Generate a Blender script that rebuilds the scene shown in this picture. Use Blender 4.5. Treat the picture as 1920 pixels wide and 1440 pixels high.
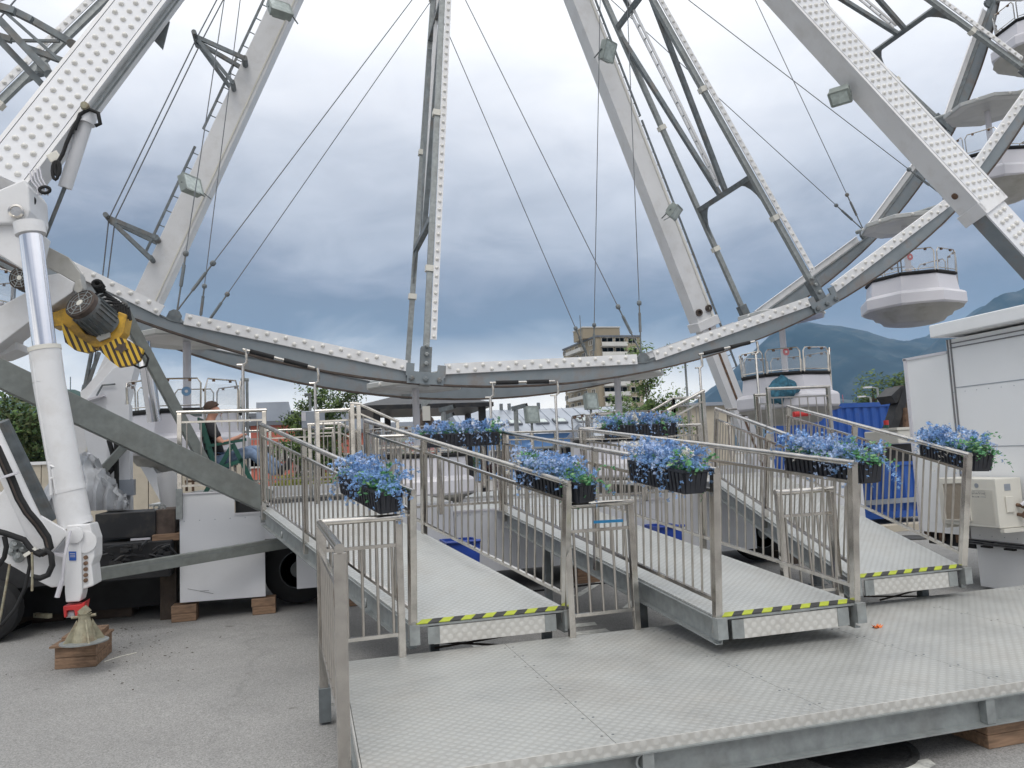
import bpy, bmesh, math, random
from mathutils import Vector, Matrix, Quaternion
random.seed(7)
SC = bpy.context.scene
COL = SC.collection
for o in list(bpy.data.objects): bpy.data.objects.remove(o)

# ------------------------------------------------------------------ camera
FPX, YAW, PITCH, ROLL, CAMH = 1433.84, 0.2659, 0.0955, -0.0467, 1.75
_cy, _sy, _cp, _sp = math.cos(YAW), math.sin(YAW), math.cos(PITCH), math.sin(PITCH)
_fw = Vector((_sy*_cp, _cy*_cp, _sp)); _rt = Vector((_cy, -_sy, 0)); _up = _rt.cross(_fw)
_cr, _sr = math.cos(ROLL), math.sin(ROLL)
CR, CU = _cr*_rt+_sr*_up, -_sr*_rt+_cr*_up
CAM = Vector((0, 0, CAMH))
cd = bpy.data.cameras.new('camera'); cam = bpy.data.objects.new('camera', cd); COL.objects.link(cam)
cam.matrix_world = Matrix(((CR.x, CU.x, -_fw.x, 0), (CR.y, CU.y, -_fw.y, 0), (CR.z, CU.z, -_fw.z, CAMH), (0, 0, 0, 1)))
cd.sensor_width = 36; cd.lens = 36*FPX/1920; cd.clip_start = .05; cd.clip_end = 20000
SC.camera = cam
def at(x, y, X=None, Y=None, Z=None):
    "the place in the world seen at photo pixel x,y, at a known X, depth Y or height Z"
    d = CR*((x-960)/FPX) - CU*((y-720)/FPX) + _fw
    if Z is not None: t = (Z-CAMH)/d.z
    elif Y is not None: t = Y/d.y
    else: t = X/d.x
    return CAM + d*t

# ------------------------------------------------------------------ sky, sun, exposure
SUN_EL, SUN_AZ = math.radians(58), math.radians(200)
W = bpy.data.worlds.new("World"); SC.world = W; W.use_nodes = True
nt = W.node_tree; nt.nodes.clear(); N = nt.nodes.new; L = nt.links.new
out = N('ShaderNodeOutputWorld'); bg = N('ShaderNodeBackground'); L(bg.outputs[0], out.inputs[0])
sky = N('ShaderNodeTexSky'); sky.sky_type = 'NISHITA'; sky.sun_disc = False
sky.sun_elevation = SUN_EL; sky.sun_rotation = SUN_AZ
tc = N('ShaderNodeTexCoord'); sp = N('ShaderNodeSeparateXYZ'); L(tc.outputs['Generated'], sp.inputs[0])
def math_(op, a, b=None, c=None, clamp=False):
    m = N('ShaderNodeMath'); m.operation = op; m.use_clamp = clamp
    for i, v in enumerate((a, b, c)):
        if v is None: continue
        if isinstance(v, (int, float)): m.inputs[i].default_value = v
        else: L(v, m.inputs[i])
    return m.outputs[0]
mp = N('ShaderNodeMapping'); mp.inputs['Scale'].default_value = (1.0, 1.0, 2.5); mp.inputs['Rotation'].default_value = (0.10, 0.16, 0.3)
L(tc.outputs['Generated'], mp.inputs[0])
n1 = N('ShaderNodeTexNoise'); n1.inputs['Scale'].default_value = 2.1; n1.inputs['Detail'].default_value = 7; n1.inputs['Roughness'].default_value = .5; n1.inputs['Distortion'].default_value = .25
L(mp.outputs[0], n1.inputs['Vector'])
n2 = N('ShaderNodeTexNoise'); n2.inputs['Scale'].default_value = 6.5; n2.inputs['Detail'].default_value = 9; n2.inputs['Roughness'].default_value = .58; n2.inputs['Distortion'].default_value = .5
L(mp.outputs[0], n2.inputs['Vector'])
# thickness of the cloud deck: depends on elevation with large soft billows
elev = math_('ARCSINE', sp.outputs[2])
w1 = math_('MULTIPLY', math_('SUBTRACT', n1.outputs[0], .5), .28)
w2 = math_('MULTIPLY', math_('SUBTRACT', n2.outputs[0], .5), .15)
e2 = math_('ADD', math_('ADD', elev, w1), w2)
# east (right of view) is brighter, west heavier
side = math_('ADD', math_('MULTIPLY', sp.outputs[0], .10), -.045)
e3 = math_('ADD', e2, side)
fac = math_('DIVIDE', e3, 1.2, clamp=True)
rp = N('ShaderNodeValToRGB'); L(fac, rp.inputs[0])
stops = [(0.0, (.92, .89, .84)), (.045, (.92, .89, .84)), (.07, (.66, .66, .66)), (.10, (.33, .36, .40)), (.13, (.20, .23, .28)), (.155, (.20, .225, .275)),
         (.19, (.30, .32, .375)), (.225, (.43, .45, .50)), (.27, (.56, .58, .63)), (.33, (.72, .73, .77)), (.41, (.92, .92, .93)), (.51, (1.12, 1.12, 1.11)), (1.0, (1.15, 1.15, 1.14))]
cr = rp.color_ramp; cr.elements[0].position, cr.elements[0].color = stops[0][0], (*stops[0][1], 1)
cr.elements[1].position, cr.elements[1].color = stops[-1][0], (*stops[-1][1], 1)
for p_, c_ in stops[1:-1]:
    e = cr.elements.new(p_); e.color = (*c_, 1)
# clear bright slot under the clouds just above the horizon
low = math_('MULTIPLY', math_('SUBTRACT', .165, elev), 10.0, clamp=True)
hz = N('ShaderNodeMix'); hz.data_type = 'RGBA'
azr = N('ShaderNodeVectorMath'); azr.operation = 'DOT_PRODUCT'; L(tc.outputs['Generated'], azr.inputs[0]); azr.inputs[1].default_value = (math.sin(.30), math.cos(.30), 0)
slot = math_('MULTIPLY', low, math_('POWER', math_('MAXIMUM', azr.outputs['Value'], 0.0), 14.0))
slot = math_('MULTIPLY', slot, math_('MULTIPLY', math_('SUBTRACT', n2.outputs[0], .24), 2.6, clamp=True), clamp=True)
L(slot, hz.inputs[0]); L(rp.outputs[0], hz.inputs[6]); hz.inputs[7].default_value = (1.35, 1.24, 1.08, 1)
# thin blue of the real sky behind the deck
skm = N('ShaderNodeVectorMath'); skm.operation = 'SCALE'; L(sky.outputs[0], skm.inputs[0]); skm.inputs['Scale'].default_value = .06
ms = N('ShaderNodeMix'); ms.data_type = 'RGBA'; ms.inputs[0].default_value = .10
L(hz.outputs[2], ms.inputs[6]); L(skm.outputs[0], ms.inputs[7])
L(ms.outputs[2], bg.inputs[0]); bg.inputs[1].default_value = 1.0
sd = bpy.data.lights.new('sun', 'SUN'); sd.energy = .9; sd.angle = math.radians(30); sd.color = (1, .96, .9)
sun = bpy.data.objects.new('sun', sd); COL.objects.link(sun)
sun.rotation_euler = Vector((math.sin(SUN_AZ)*math.cos(SUN_EL), math.cos(SUN_AZ)*math.cos(SUN_EL), math.sin(SUN_EL))).to_track_quat('Z', 'Y').to_euler()
sun.location = (0, 0, 40)
SC.view_settings.view_transform = 'Standard'; SC.view_settings.look = 'None'
SC.view_settings.gamma = 1; SC.view_settings.use_curve_mapping = False; SC.view_settings.exposure = 0.50

# ------------------------------------------------------------------ materials
def mat(name, col, rough=.6, metal=0.0, var=.12, vscale=6.0, bump=0.0, bscale=60.0, dirt=None, dscale=2.0, damt=.4, alpha=None, trans=0.0, spec=None, stretch=None, vdetail=5):
    m = bpy.data.materials.new(name); m.use_nodes = True; t = m.node_tree; b = t.nodes['Principled BSDF']
    n = t.nodes.new; l = t.links.new
    b.inputs['Roughness'].default_value = rough; b.inputs['Metallic'].default_value = metal
    if spec is not None: b.inputs['Specular IOR Level'].default_value = spec
    tc = n('ShaderNodeTexCoord'); vec = tc.outputs['Object']
    if stretch:
        mp = n('ShaderNodeMapping'); mp.inputs['Scale'].default_value = stretch; l(vec, mp.inputs[0]); vec = mp.outputs[0]
    nz = n('ShaderNodeTexNoise'); nz.inputs['Scale'].default_value = vscale; nz.inputs['Detail'].default_value = vdetail; l(vec, nz.inputs['Vector'])
    r = n('ShaderNodeValToRGB'); l(nz.outputs[0], r.inputs[0])
    lo = [max(0, c*(1-var)) for c in col]; hi = [min(1, c*(1+var)) for c in col]
    r.color_ramp.elements[0].position = .3; r.color_ramp.elements[0].color = (*lo, 1)
    r.color_ramp.elements[1].position = .7; r.color_ramp.elements[1].color = (*hi, 1)
    c_out = r.outputs[0]
    if dirt:
        nd = n('ShaderNodeTexNoise'); nd.inputs['Scale'].default_value = dscale; nd.inputs['Detail'].default_value = 8; nd.inputs['Roughness'].default_value = .65; l(vec, nd.inputs['Vector'])
        rr = n('ShaderNodeValToRGB'); l(nd.outputs[0], rr.inputs[0]); rr.color_ramp.elements[0].position = .5; rr.color_ramp.elements[1].position = .68
        rr.color_ramp.elements[0].color = (0, 0, 0, 1); rr.color_ramp.elements[1].color = (damt, damt, damt, 1)
        mx = n('ShaderNodeMix'); mx.data_type = 'RGBA'; l(rr.outputs[0], mx.inputs[0]); l(c_out, mx.inputs[6]); mx.inputs[7].default_value = (*dirt, 1)
        c_out = mx.outputs[2]
    l(c_out, b.inputs['Base Color'])
    if bump:
        nb = n('ShaderNodeTexNoise'); nb.inputs['Scale'].default_value = bscale; nb.inputs['Detail'].default_value = 6; l(vec, nb.inputs['Vector'])
        bp = n('ShaderNodeBump'); bp.inputs['Strength'].default_value = bump; bp.inputs['Distance'].default_value = .02; l(nb.outputs[0], bp.inputs['Height']); l(bp.outputs[0], b.inputs['Normal'])
    if alpha is not None: b.inputs['Alpha'].default_value = alpha
    if trans: b.inputs['Transmission Weight'].default_value = trans
    return m
M = {}
M['white'] = mat('white_paint', (.72, .72, .73), .38, var=.035, vscale=2, dirt=(.42, .38, .33), dscale=3.0, damt=.22)
M['white_panel'] = mat('white_panel', (.70, .71, .74), .45, var=.03, vscale=1.2, dirt=(.5, .48, .46), dscale=1.3, damt=.18)
M['booth'] = mat('booth_panel', (.80, .81, .82), .5, var=.025, vscale=1.0, dirt=(.5, .5, .5), dscale=1.0, damt=.15)
M['bulb'] = mat('bulb_plastic', (.72, .705, .67), .3, var=.1, vscale=9)
M['galv'] = mat('galvanised_steel', (.29, .31, .31), .5, .35, var=.16, vscale=16, dirt=(.17, .15, .13), dscale=3.0, damt=.3, bump=.05, bscale=40)
M['galv_green'] = mat('aged_galvanised_steel', (.185, .20, .19), .55, .3, var=.14, vscale=12, dirt=(.12, .115, .10), dscale=2.5, damt=.4, bump=.05, bscale=40)
M['galv_dark'] = mat('weathered_steel', (.155, .175, .185), .55, .3, var=.25, vscale=9, dirt=(.20, .15, .11), dscale=3.5, damt=.5)
M['web'] = mat('grey_painted_steel', (.215, .245, .265), .5, .1, var=.12, vscale=3, dirt=(.20, .13, .09), dscale=3.0, damt=.45)
M['rustedge'] = mat('rusty_edge', (.085, .065, .055), .8, .1, var=.4, vscale=10)
M['rust'] = mat('rust', (.14, .085, .055), .85, var=.5, vscale=12, bump=.3)
M['stainless'] = mat('stainless_steel', (.60, .57, .53), .17, .96, var=.14, vscale=8, dirt=(.28, .26, .24), dscale=9, damt=.4)
M['bar'] = mat('stainless_bar', (.46, .43, .395), .34, .85, var=.15, vscale=9)
M['chrome'] = mat('chrome_rod', (.80, .80, .84), .12, 1.0, var=.03)
M['cable'] = mat('wire_rope', (.17, .18, .195), .55, .5, var=.2, vscale=60)
M['black'] = mat('black_rubber', (.014, .014, .015), .8, var=.3)
M['blackpaint'] = mat('black_paint', (.014, .015, .018), .45, var=.4, vscale=4, dirt=(.07, .06, .05), dscale=5, damt=.5)
M['planter'] = mat('planter_plastic', (.022, .024, .032), .5, var=.25, vscale=12)
M['wood'] = mat('timber', (.26, .165, .105), .8, var=.35, vscale=5, stretch=(1, 8, 8), bump=.3, bscale=30, dirt=(.10, .06, .04), dscale=4, damt=.6)
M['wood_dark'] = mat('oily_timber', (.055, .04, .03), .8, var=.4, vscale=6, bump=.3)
M['yellow'] = mat('yellow_paint', (.62, .36, .035), .45, var=.12, vscale=6, dirt=(.12, .08, .04), dscale=5, damt=.7)
M['red'] = mat('red_paint', (.50, .03, .03), .4, var=.15)
M['blue'] = mat('blue_tarp', (.02, .06, .33), .45, var=.25, vscale=5)
M['contblue'] = mat('container_blue', (.018, .095, .40), .5, var=.12, vscale=3, dirt=(.06, .09, .2), dscale=3, damt=.4)
M['teal'] = mat('teal_cloth', (.03, .12, .18), .8, var=.45, vscale=18, bump=.5, bscale=20)
M['tarp'] = mat('silver_tarp', (.40, .41, .43), .42, .25, var=.25, vscale=5, bump=.6, bscale=5)
M['beige'] = mat('beige_concrete', (.47, .42, .34), .85, var=.08, vscale=4)
M['ac'] = mat('cream_metal', (.66, .64, .58), .45, var=.04, vscale=3)
M['grille'] = mat('fan_grille', (.36, .315, .26), .6, var=.08, vscale=30)
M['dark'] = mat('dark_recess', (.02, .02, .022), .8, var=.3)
M['darkglass'] = mat('dark_glass', (.05, .06, .075), .12, var=.2)
M['tower'] = mat('tower_render', (.29, .245, .175), .85, var=.06, vscale=.4)
M['towerw'] = mat('tower_pale', (.56, .55, .52), .8, var=.06, vscale=.4)
M['redwall'] = mat('red_render', (.50, .15, .11), .85, var=.08, vscale=.8)
M['bluewall'] = mat('blue_render', (.14, .28, .55), .8, var=.06, vscale=.6)
M['zinc'] = mat('zinc_roof', (.33, .36, .41), .4, .4, var=.14, vscale=.7)
M['zincdark'] = mat('slate_roof', (.12, .13, .15), .6, var=.2, vscale=1)
M['bark'] = mat('bark', (.08, .06, .045), .9, var=.3)
M['asphalt_dark'] = mat('manhole_iron', (.07, .07, .07), .7, .3, var=.3, vscale=20, bump=.4)
M['paint'] = mat('road_paint', (.62, .62, .58), .8, var=.15, vscale=10, dirt=(.2, .2, .2), dscale=8, damt=.7)
M['skin'] = mat('skin', (.48, .24, .17), .55, var=.08)
M['hair'] = mat('hair', (.05, .028, .018), .8, var=.4, vscale=40)
M['shirt'] = mat('black_shirt', (.016, .016, .019), .9, var=.3)
M['jeans'] = mat('jeans', (.16, .22, .33), .9, var=.3, vscale=14, bump=.3)
M['green'] = mat('green_paint', (.012, .075, .055), .4, var=.2)
M['orange'] = mat('orange_petal', (.75, .2, .05), .6, var=.2)
M['glass'] = mat('clear_panel', (.72, .76, .8), .08, var=.02, alpha=.20)
M['canopy'] = mat('canopy_plastic', (.46, .465, .455), .3, var=.08, vscale=3, dirt=(.4, .39, .34), dscale=3, damt=.4)
M['under'] = mat('grey_gelcoat', (.42, .41, .38), .5, var=.06, vscale=3, dirt=(.24, .22, .17), dscale=2.5, damt=.5)
M['hull'] = mat('white_gelcoat', (.62, .61, .65), .28, var=.03, vscale=2)
M['lampbody'] = mat('floodlight_metal', (.30, .335, .315), .5, .3, var=.15)
M['lampglass'] = mat('floodlight_glass', (.46, .52, .50), .15, .2, var=.2, vscale=12)
M['stick_blue'] = mat('blue_sticker', (.02, .20, .42), .5, var=.1)
M['stick_red'] = mat('red_sticker', (.60, .05, .06), .5, var=.1)
M['labelink'] = mat('label_ink', (.18, .18, .19), .5, var=.1)
M['p_blue'] = mat('petal_blue', (.19, .34, .60), .75, var=.45, vscale=30)
M['p_pale'] = mat('petal_pale_blue', (.42, .54, .76), .75, var=.3, vscale=30)
M['p_white'] = mat('petal_white', (.70, .68, .62), .75, var=.15, vscale=30)
M['leaf'] = mat('artificial_leaf', (.055, .20, .075), .6, var=.5, vscale=25)
M['leaf2'] = mat('pale_leaf', (.16, .30, .13), .6, var=.4, vscale=25)
M['hazy'] = mat('yellow', (.40, .46, .035), .6, var=.12, vscale=20)
M['hazk'] = mat('tape_black', (.035, .035, .035), .6, var=.3, vscale=20)
for k_, c_ in (('f_mid', (.068, .120, .030)), ('f_dark', (.028, .055, .017)), ('f_light', (.115, .175, .045)), ('f_olive', (.06, .075, .022)), ('f_wine', (.05, .018, .02))):  # mid and light greens brightened: backlight is put into the leaf colour
    M[k_] = mat('foliage_'+k_[2:], c_, .8, var=.5, vscale=1.2)

def tread(name, col, scale, rough=.36, metal=.75, rot=.0, strength=.6, vert=False):
    "aluminium chequer plate: raised lozenges on a sheet, worn and dirty"
    m = mat(name, col, rough, metal, var=.10, vscale=1.1, dirt=(.42, .40, .37), dscale=1.1, damt=.55)
    t = m.node_tree; n = t.nodes.new; l = t.links.new; b = t.nodes['Principled BSDF']
    tc = n('ShaderNodeTexCoord'); mp = n('ShaderNodeMapping'); mp.inputs['Rotation'].default_value = (0, 0, math.radians(45)+rot); mp.inputs['Scale'].default_value = (scale, scale, .01)
    src = tc.outputs['Object']
    if vert:
        sx = n('ShaderNodeSeparateXYZ'); cx = n('ShaderNodeCombineXYZ'); l(src, sx.inputs[0]); ad = n('ShaderNodeMath'); l(sx.outputs[0], ad.inputs[0]); l(sx.outputs[1], ad.inputs[1])
        l(ad.outputs[0], cx.inputs[0]); l(sx.outputs[2], cx.inputs[1]); src = cx.outputs[0]
    l(src, mp.inputs[0])
    v = n('ShaderNodeTexVoronoi'); v.voronoi_dimensions = '2D'; v.inputs['Scale'].default_value = 1; v.inputs['Randomness'].default_value = 0.0; l(mp.outputs[0], v.inputs['Vector'])
    r = n('ShaderNodeValToRGB'); l(v.outputs['Distance'], r.inputs[0]); r.color_ramp.elements[0].position = .22; r.color_ramp.elements[0].color = (1, 1, 1, 1)
    r.color_ramp.elements[1].position = .42; r.color_ramp.elements[1].color = (0, 0, 0, 1)
    bp = n('ShaderNodeBump'); bp.inputs['Strength'].default_value = strength; bp.inputs['Distance'].default_value = .0025
    l(r.outputs[0], bp.inputs['Height']); l(bp.outputs[0], b.inputs['Normal'])
    nr = n('ShaderNodeTexNoise'); nr.inputs['Scale'].default_value = 1.7; nr.inputs['Detail'].default_value = 8; nr.inputs['Roughness'].default_value = .7; l(tc.outputs['Object'], nr.inputs['Vector'])
    mr = n('ShaderNodeMapRange'); l(nr.outputs[0], mr.inputs[0]); mr.inputs[1].default_value = .35; mr.inputs[2].default_value = .65; mr.inputs[3].default_value = rough-.14; mr.inputs[4].default_value = rough+.14; l(mr.outputs[0], b.inputs['Roughness'])
    # base colour a touch darker between the lozenges
    old = b.inputs['Base Color'].links[0].from_socket
    mx = n('ShaderNodeMix'); mx.data_type = 'RGBA'; mx.blend_type = 'MULTIPLY'; mx.inputs[0].default_value = 1
    r2 = n('ShaderNodeValToRGB'); l(v.outputs['Distance'], r2.inputs[0]); r2.color_ramp.elements[0].position = .25; r2.color_ramp.elements[0].color = (1, 1, 1, 1)
    r2.color_ramp.elements[1].position = .5; r2.color_ramp.elements[1].color = (.86, .855, .845, 1)
    l(old, mx.inputs[6]); l(r2.outputs[0], mx.inputs[7]); l(mx.outputs[2], b.inputs['Base Color'])
    return m
M['tread'] = tread('chequer_plate', (.49, .495, .48), 21, rough=.48, metal=.45)
M['tread_v'] = tread('chequer_plate_upright', (.66, .65, .62), 19, rough=.5, metal=.45, vert=True)
M['tread_fine'] = tread('chequer_plate_fine', (.55, .565, .56), 24, rough=.48, metal=.45, strength=.5)

def asphalt():
    m = mat('asphalt', (.275, .27, .262), .9, var=.10, vscale=.8, dirt=(.20, .20, .195), dscale=.55, damt=.6, bump=.3, bscale=150)
    t = m.node_tree; n = t.nodes.new; l = t.links.new; b = t.nodes['Principled BSDF']
    tc = n('ShaderNodeTexCoord')
    v = n('ShaderNodeTexVoronoi'); v.inputs['Scale'].default_value = 130; l(tc.outputs['Object'], v.inputs['Vector'])
    old = b.inputs['Base Color'].links[0].from_socket
    mx = n('ShaderNodeMix'); mx.data_type = 'RGBA'; mx.blend_type = 'OVERLAY'; mx.inputs[0].default_value = .38
    bw = n('ShaderNodeRGBToBW'); l(v.outputs['Color'], bw.inputs[0])
    l(old, mx.inputs[6]); l(bw.outputs[0], mx.inputs[7])
    # cracks
    vc = n('ShaderNodeTexVoronoi'); vc.feature = 'DISTANCE_TO_EDGE'; vc.inputs['Scale'].default_value = .33
    nz = n('ShaderNodeTexNoise'); nz.inputs['Scale'].default_value = 2.2; nz.inputs['Detail'].default_value = 6; l(tc.outputs['Object'], nz.inputs['Vector'])
    va = n('ShaderNodeVectorMath'); va.operation = 'MULTIPLY_ADD'; l(nz.outputs['Color'], va.inputs[0]); va.inputs[1].default_value = (.7, .7, 0); l(tc.outputs['Object'], va.inputs[2]); l(va.outputs[0], vc.inputs['Vector'])
    rc = n('ShaderNodeValToRGB'); l(vc.outputs['Distance'], rc.inputs[0]); rc.color_ramp.elements[0].position = 0; rc.color_ramp.elements[0].color = (.45, .45, .45, 1)
    rc.color_ramp.elements[1].position = .012; rc.color_ramp.elements[1].color = (1, 1, 1, 1)
    m2 = n('ShaderNodeMix'); m2.data_type = 'RGBA'; m2.blend_type = 'MULTIPLY'; m2.inputs[0].default_value = .18; l(mx.outputs[2], m2.inputs[6]); l(rc.outputs[0], m2.inputs[7])
    # oil spots
    no = n('ShaderNodeTexNoise'); no.inputs['Scale'].default_value = 2.6; no.inputs['Detail'].default_value = 3; l(tc.outputs['Object'], no.inputs['Vector'])
    ro = n('ShaderNodeValToRGB'); l(no.outputs[0], ro.inputs[0]); ro.color_ramp.elements[0].position = .69; ro.color_ramp.elements[0].color = (1, 1, 1, 1); ro.color_ramp.elements[1].position = .74; ro.color_ramp.elements[1].color = (.55, .54, .52, 1)
    m3 = n('ShaderNodeMix'); m3.data_type = 'RGBA'; m3.blend_type = 'MULTIPLY'; m3.inputs[0].default_value = 1; l(m2.outputs[2], m3.inputs[6]); l(ro.outputs[0], m3.inputs[7])
    l(m3.outputs[2], b.inputs['Base Color'])
    return m
M['asphalt'] = asphalt()

def stripes():
    m = mat('hazard_stripes', (.7, .45, .04), .5); t = m.node_tree; n = t.nodes.new; l = t.links.new; b = t.nodes['Principled BSDF']
    tc = n('ShaderNodeTexCoord'); d = n('ShaderNodeVectorMath'); d.operation = 'DOT_PRODUCT'; l(tc.outputs['Object'], d.inputs[0]); d.inputs[1].default_value = (15.5, 0, 6.0)
    f = n('ShaderNodeMath'); f.operation = 'FRACT'; l(d.outputs['Value'], f.inputs[0])
    g = n('ShaderNodeMath'); g.operation = 'GREATER_THAN'; l(f.outputs[0], g.inputs[0]); g.inputs[1].default_value = .52
    mx = n('ShaderNodeMix'); mx.data_type = 'RGBA'; l(g.outputs[0], mx.inputs[0]); mx.inputs[6].default_value = (.66, .42, .04, 1); mx.inputs[7].default_value = (.045, .025, .02, 1)
    l(mx.outputs[2], b.inputs['Base Color']); return m
M['stripes'] = stripes()

# ------------------------------------------------------------------ mesh helpers
class MB:
    def __init__(s): s.v = []; s.f = []
    def add(s, vs, fs):
        k = len(s.v); s.v += [tuple(v) for v in vs]; s.f += [tuple(i+k for i in f) for f in fs]; return s
    def box(s, a, b):
        (x0, y0, z0), (x1, y1, z1) = [tuple(min(p, q) for p, q in zip(a, b)), tuple(max(p, q) for p, q in zip(a, b))]
        return s.add([(x0, y0, z0), (x1, y0, z0), (x1, y1, z0), (x0, y1, z0), (x0, y0, z1), (x1, y0, z1), (x1, y1, z1), (x0, y1, z1)],
                     [(0, 3, 2, 1), (4, 5, 6, 7), (0, 1, 5, 4), (1, 2, 6, 5), (2, 3, 7, 6), (3, 0, 4, 7)])
    def bar(s, a, b, w, h, up=(0, 0, 1), w2=None, h2=None):
        "rectangular bar from a to b; w across, h along up"
        a, b = Vector(a), Vector(b); d = (b-a).normalized(); u = Vector(up)
        if abs(d.dot(u)) > .995: u = Vector((0, 1, 0))
        sd_ = d.cross(u).normalized(); u = sd_.cross(d).normalized(); w2 = w if w2 is None else w2; h2 = h if h2 is None else h2
        vs = [p+sd_*i*ww/2+u*j*hh/2 for p, ww, hh in ((a, w, h), (b, w2, h2)) for i, j in ((-1, -1), (1, -1), (1, 1), (-1, 1))]
        return s.add(vs, [(0, 1, 2, 3), (7, 6, 5, 4), (0, 4, 5, 1), (1, 5, 6, 2), (2, 6, 7, 3), (3, 7, 4, 0)])
    def tube(s, pts, r, n=8, r2=None, caps=True):
        pts = [Vector(p) for p in pts]; m = len(pts); rings = []; k0 = len(s.v)
        ref = Vector((0, 0, 1))
        d0 = (pts[1]-pts[0]).normalized()
        if abs(d0.dot(ref)) > .95: ref = Vector((0, 1, 0))
        for i, p in enumerate(pts):
            d = (pts[min(i+1, m-1)]-pts[max(i-1, 0)]).normalized()
            x = d.cross(ref).normalized(); y = x.cross(d).normalized(); ref = y
            rr = r if r2 is None else r+(r2-r)*i/(m-1)
            for j in range(n):
                a = 2*math.pi*j/n; s.v.append(tuple(p+(x*math.cos(a)+y*math.sin(a))*rr))
        for i in range(m-1):
            for j in range(n):
                a, b = k0+i*n+j, k0+i*n+(j+1) % n; s.f.append((a, b, b+n, a+n))
        if caps: s.f.append(tuple(k0+j for j in range(n))[::-1]); s.f.append(tuple(k0+(m-1)*n+j for j in range(n)))
        return s
    def prism(s, pts, off):
        "polygon pts extruded along off"
        n = len(pts); off = Vector(off); vs = [Vector(p) for p in pts]+[Vector(p)+off for p in pts]
        fs = [tuple(range(n)), tuple(range(2*n-1, n-1, -1))]+[(i, i+n, (i+1) % n+n, (i+1) % n) for i in range(n)]
        return s.add(vs, fs)
    def lathe(s, prof, c=(0, 0, 0), n=16, rot=0.0, axis=None):
        c = Vector(c); k0 = len(s.v); q = Vector((0, 0, 1)).rotation_difference(Vector(axis).normalized()) if axis is not None else None
        for r, z in prof:
            for j in range(n):
                a = 2*math.pi*j/n+rot; p = Vector((r*math.cos(a), r*math.sin(a), z))
                if q: p = q @ p
                s.v.append(tuple(c+p))
        for i in range(len(prof)-1):
            for j in range(n):
                a, b = k0+i*n+j, k0+i*n+(j+1) % n; s.f.append((a, b, b+n, a+n))
        s.f.append(tuple(k0+j for j in range(n))[::-1]); s.f.append(tuple(k0+(len(prof)-1)*n+j for j in range(n)))
        return s
    def mesh(s, name, m, off=(0, 0, 0), smooth=None):
        me = bpy.data.meshes.new(name); o = Vector(off)
        me.from_pydata([tuple(Vector(v)-o) for v in s.v], [], s.f)
        bm = bmesh.new(); bm.from_mesh(me); bmesh.ops.recalc_face_normals(bm, faces=bm.faces); bm.to_mesh(me); bm.free()
        if smooth is not None:
            me.shade_smooth(); 
            try: me.set_sharp_from_angle(angle=math.radians(smooth))
            except Exception: pass
        me.materials.append(M[m] if isinstance(m, str) else m); return me
    def build(s, name, m, parent=None, smooth=None, kind=None, label=None, bevel=0):
        off = root_loc(parent) if parent else (0, 0, 0)
        o = bpy.data.objects.new(name, s.mesh(name, m, off, smooth)); COL.objects.link(o)
        if parent: o.parent = parent
        if kind: o['kind'] = kind
        if label: o['label'] = label
        if bevel:
            md = o.modifiers.new('bevel', 'BEVEL'); md.width = bevel; md.segments = 2; md.limit_method = 'ANGLE'
        return o
def root_loc(p):
    while p.parent: p = p.parent
    return Vector(p.get('_loc', p.location)) if False else Vector(p.location)
def thing(name, label, cat, loc=(0, 0, 0), group=None):
    o = bpy.data.objects.new(name, None); o.empty_display_size = .1; COL.objects.link(o); o.location = loc
    o['label'] = label; o['category'] = cat
    if group: o['group'] = group
    return o
def tag(o, label, cat, group=None):
    o['label'] = label; o['category'] = cat
    if group: o['group'] = group
    return o
def struct(o): o['kind'] = 'structure'; return o
def inst(name, me, parent, loc=None, mtx=None):
    o = bpy.data.objects.new(name, me); COL.objects.link(o); o.parent = parent
    off = root_loc(parent)
    if mtx is not None: o.matrix_local = Matrix.Translation(-off) @ mtx
    else: o.location = Vector(loc)-off
    return o
def dup(o, parent=None):
    c = o.copy(); COL.objects.link(c); c.parent = parent
    for ch in list(o.children): dup(ch, c)
    return c
def lerp(a, b, t): return Vector(a)*(1-t)+Vector(b)*t

# ------------------------------------------------------------------ ground and road marks
g = MB(); S = 9000
g.add([(-S, -S, 0), (S, -S, 0), (S, S, 0), (-S, S, 0)], [(0, 1, 2, 3)])
struct(g.build('ground', 'asphalt'))
def flat(pxs, z=.004): return [at(x, y, Z=z) for x, y in pxs]
mk = MB()
for (a, b, w) in [((1195, 1098), (1130, 1080), .1), ((1130, 1080), (1300, 1160), .12), ((1080, 1118), (1135, 1085), .1), ((1135, 1085), (1210, 1092), .09), ((1170, 1145), (1200, 1118), .1)]:
    A, B = at(*a, Z=.004), at(*b, Z=.004); d = (B-A).normalized(); n_ = Vector((-d.y, d.x, 0))*w/2; mk.add([A-n_, B-n_, B+n_, A+n_], [(0, 1, 2, 3)])
struct(mk.build('road_marking', 'paint'))
mk = MB(); mk.add(flat([(865, 1195), (915, 1190), (888, 1203), (915, 1218), (893, 1217), (878, 1205)]), [(0, 1, 2, 3, 4, 5)]); struct(mk.build('road_marking', 'paint'))
mk = MB(); mk.add(flat([(1640, 1440), (1740, 1422), (1755, 1433), (1725, 1450), (1690, 1460)]), [(0, 1, 2, 3, 4)]); struct(mk.build('road_marking', 'paint'))
mk = MB()
for px in ([(1075, 1170), (1115, 1166), (1120, 1172), (1080, 1176)], [(1070, 1186), (1135, 1178), (1145, 1184), (1075, 1192)]): mk.add(flat(px), [(0, 1, 2, 3)])
struct(mk.build('road_marking', 'paint'))
c = at(1600, 1403, Z=0); mh = thing('manhole_cover', 'round iron manhole cover in the asphalt under the platform edge', 'manhole cover', c)
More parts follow.
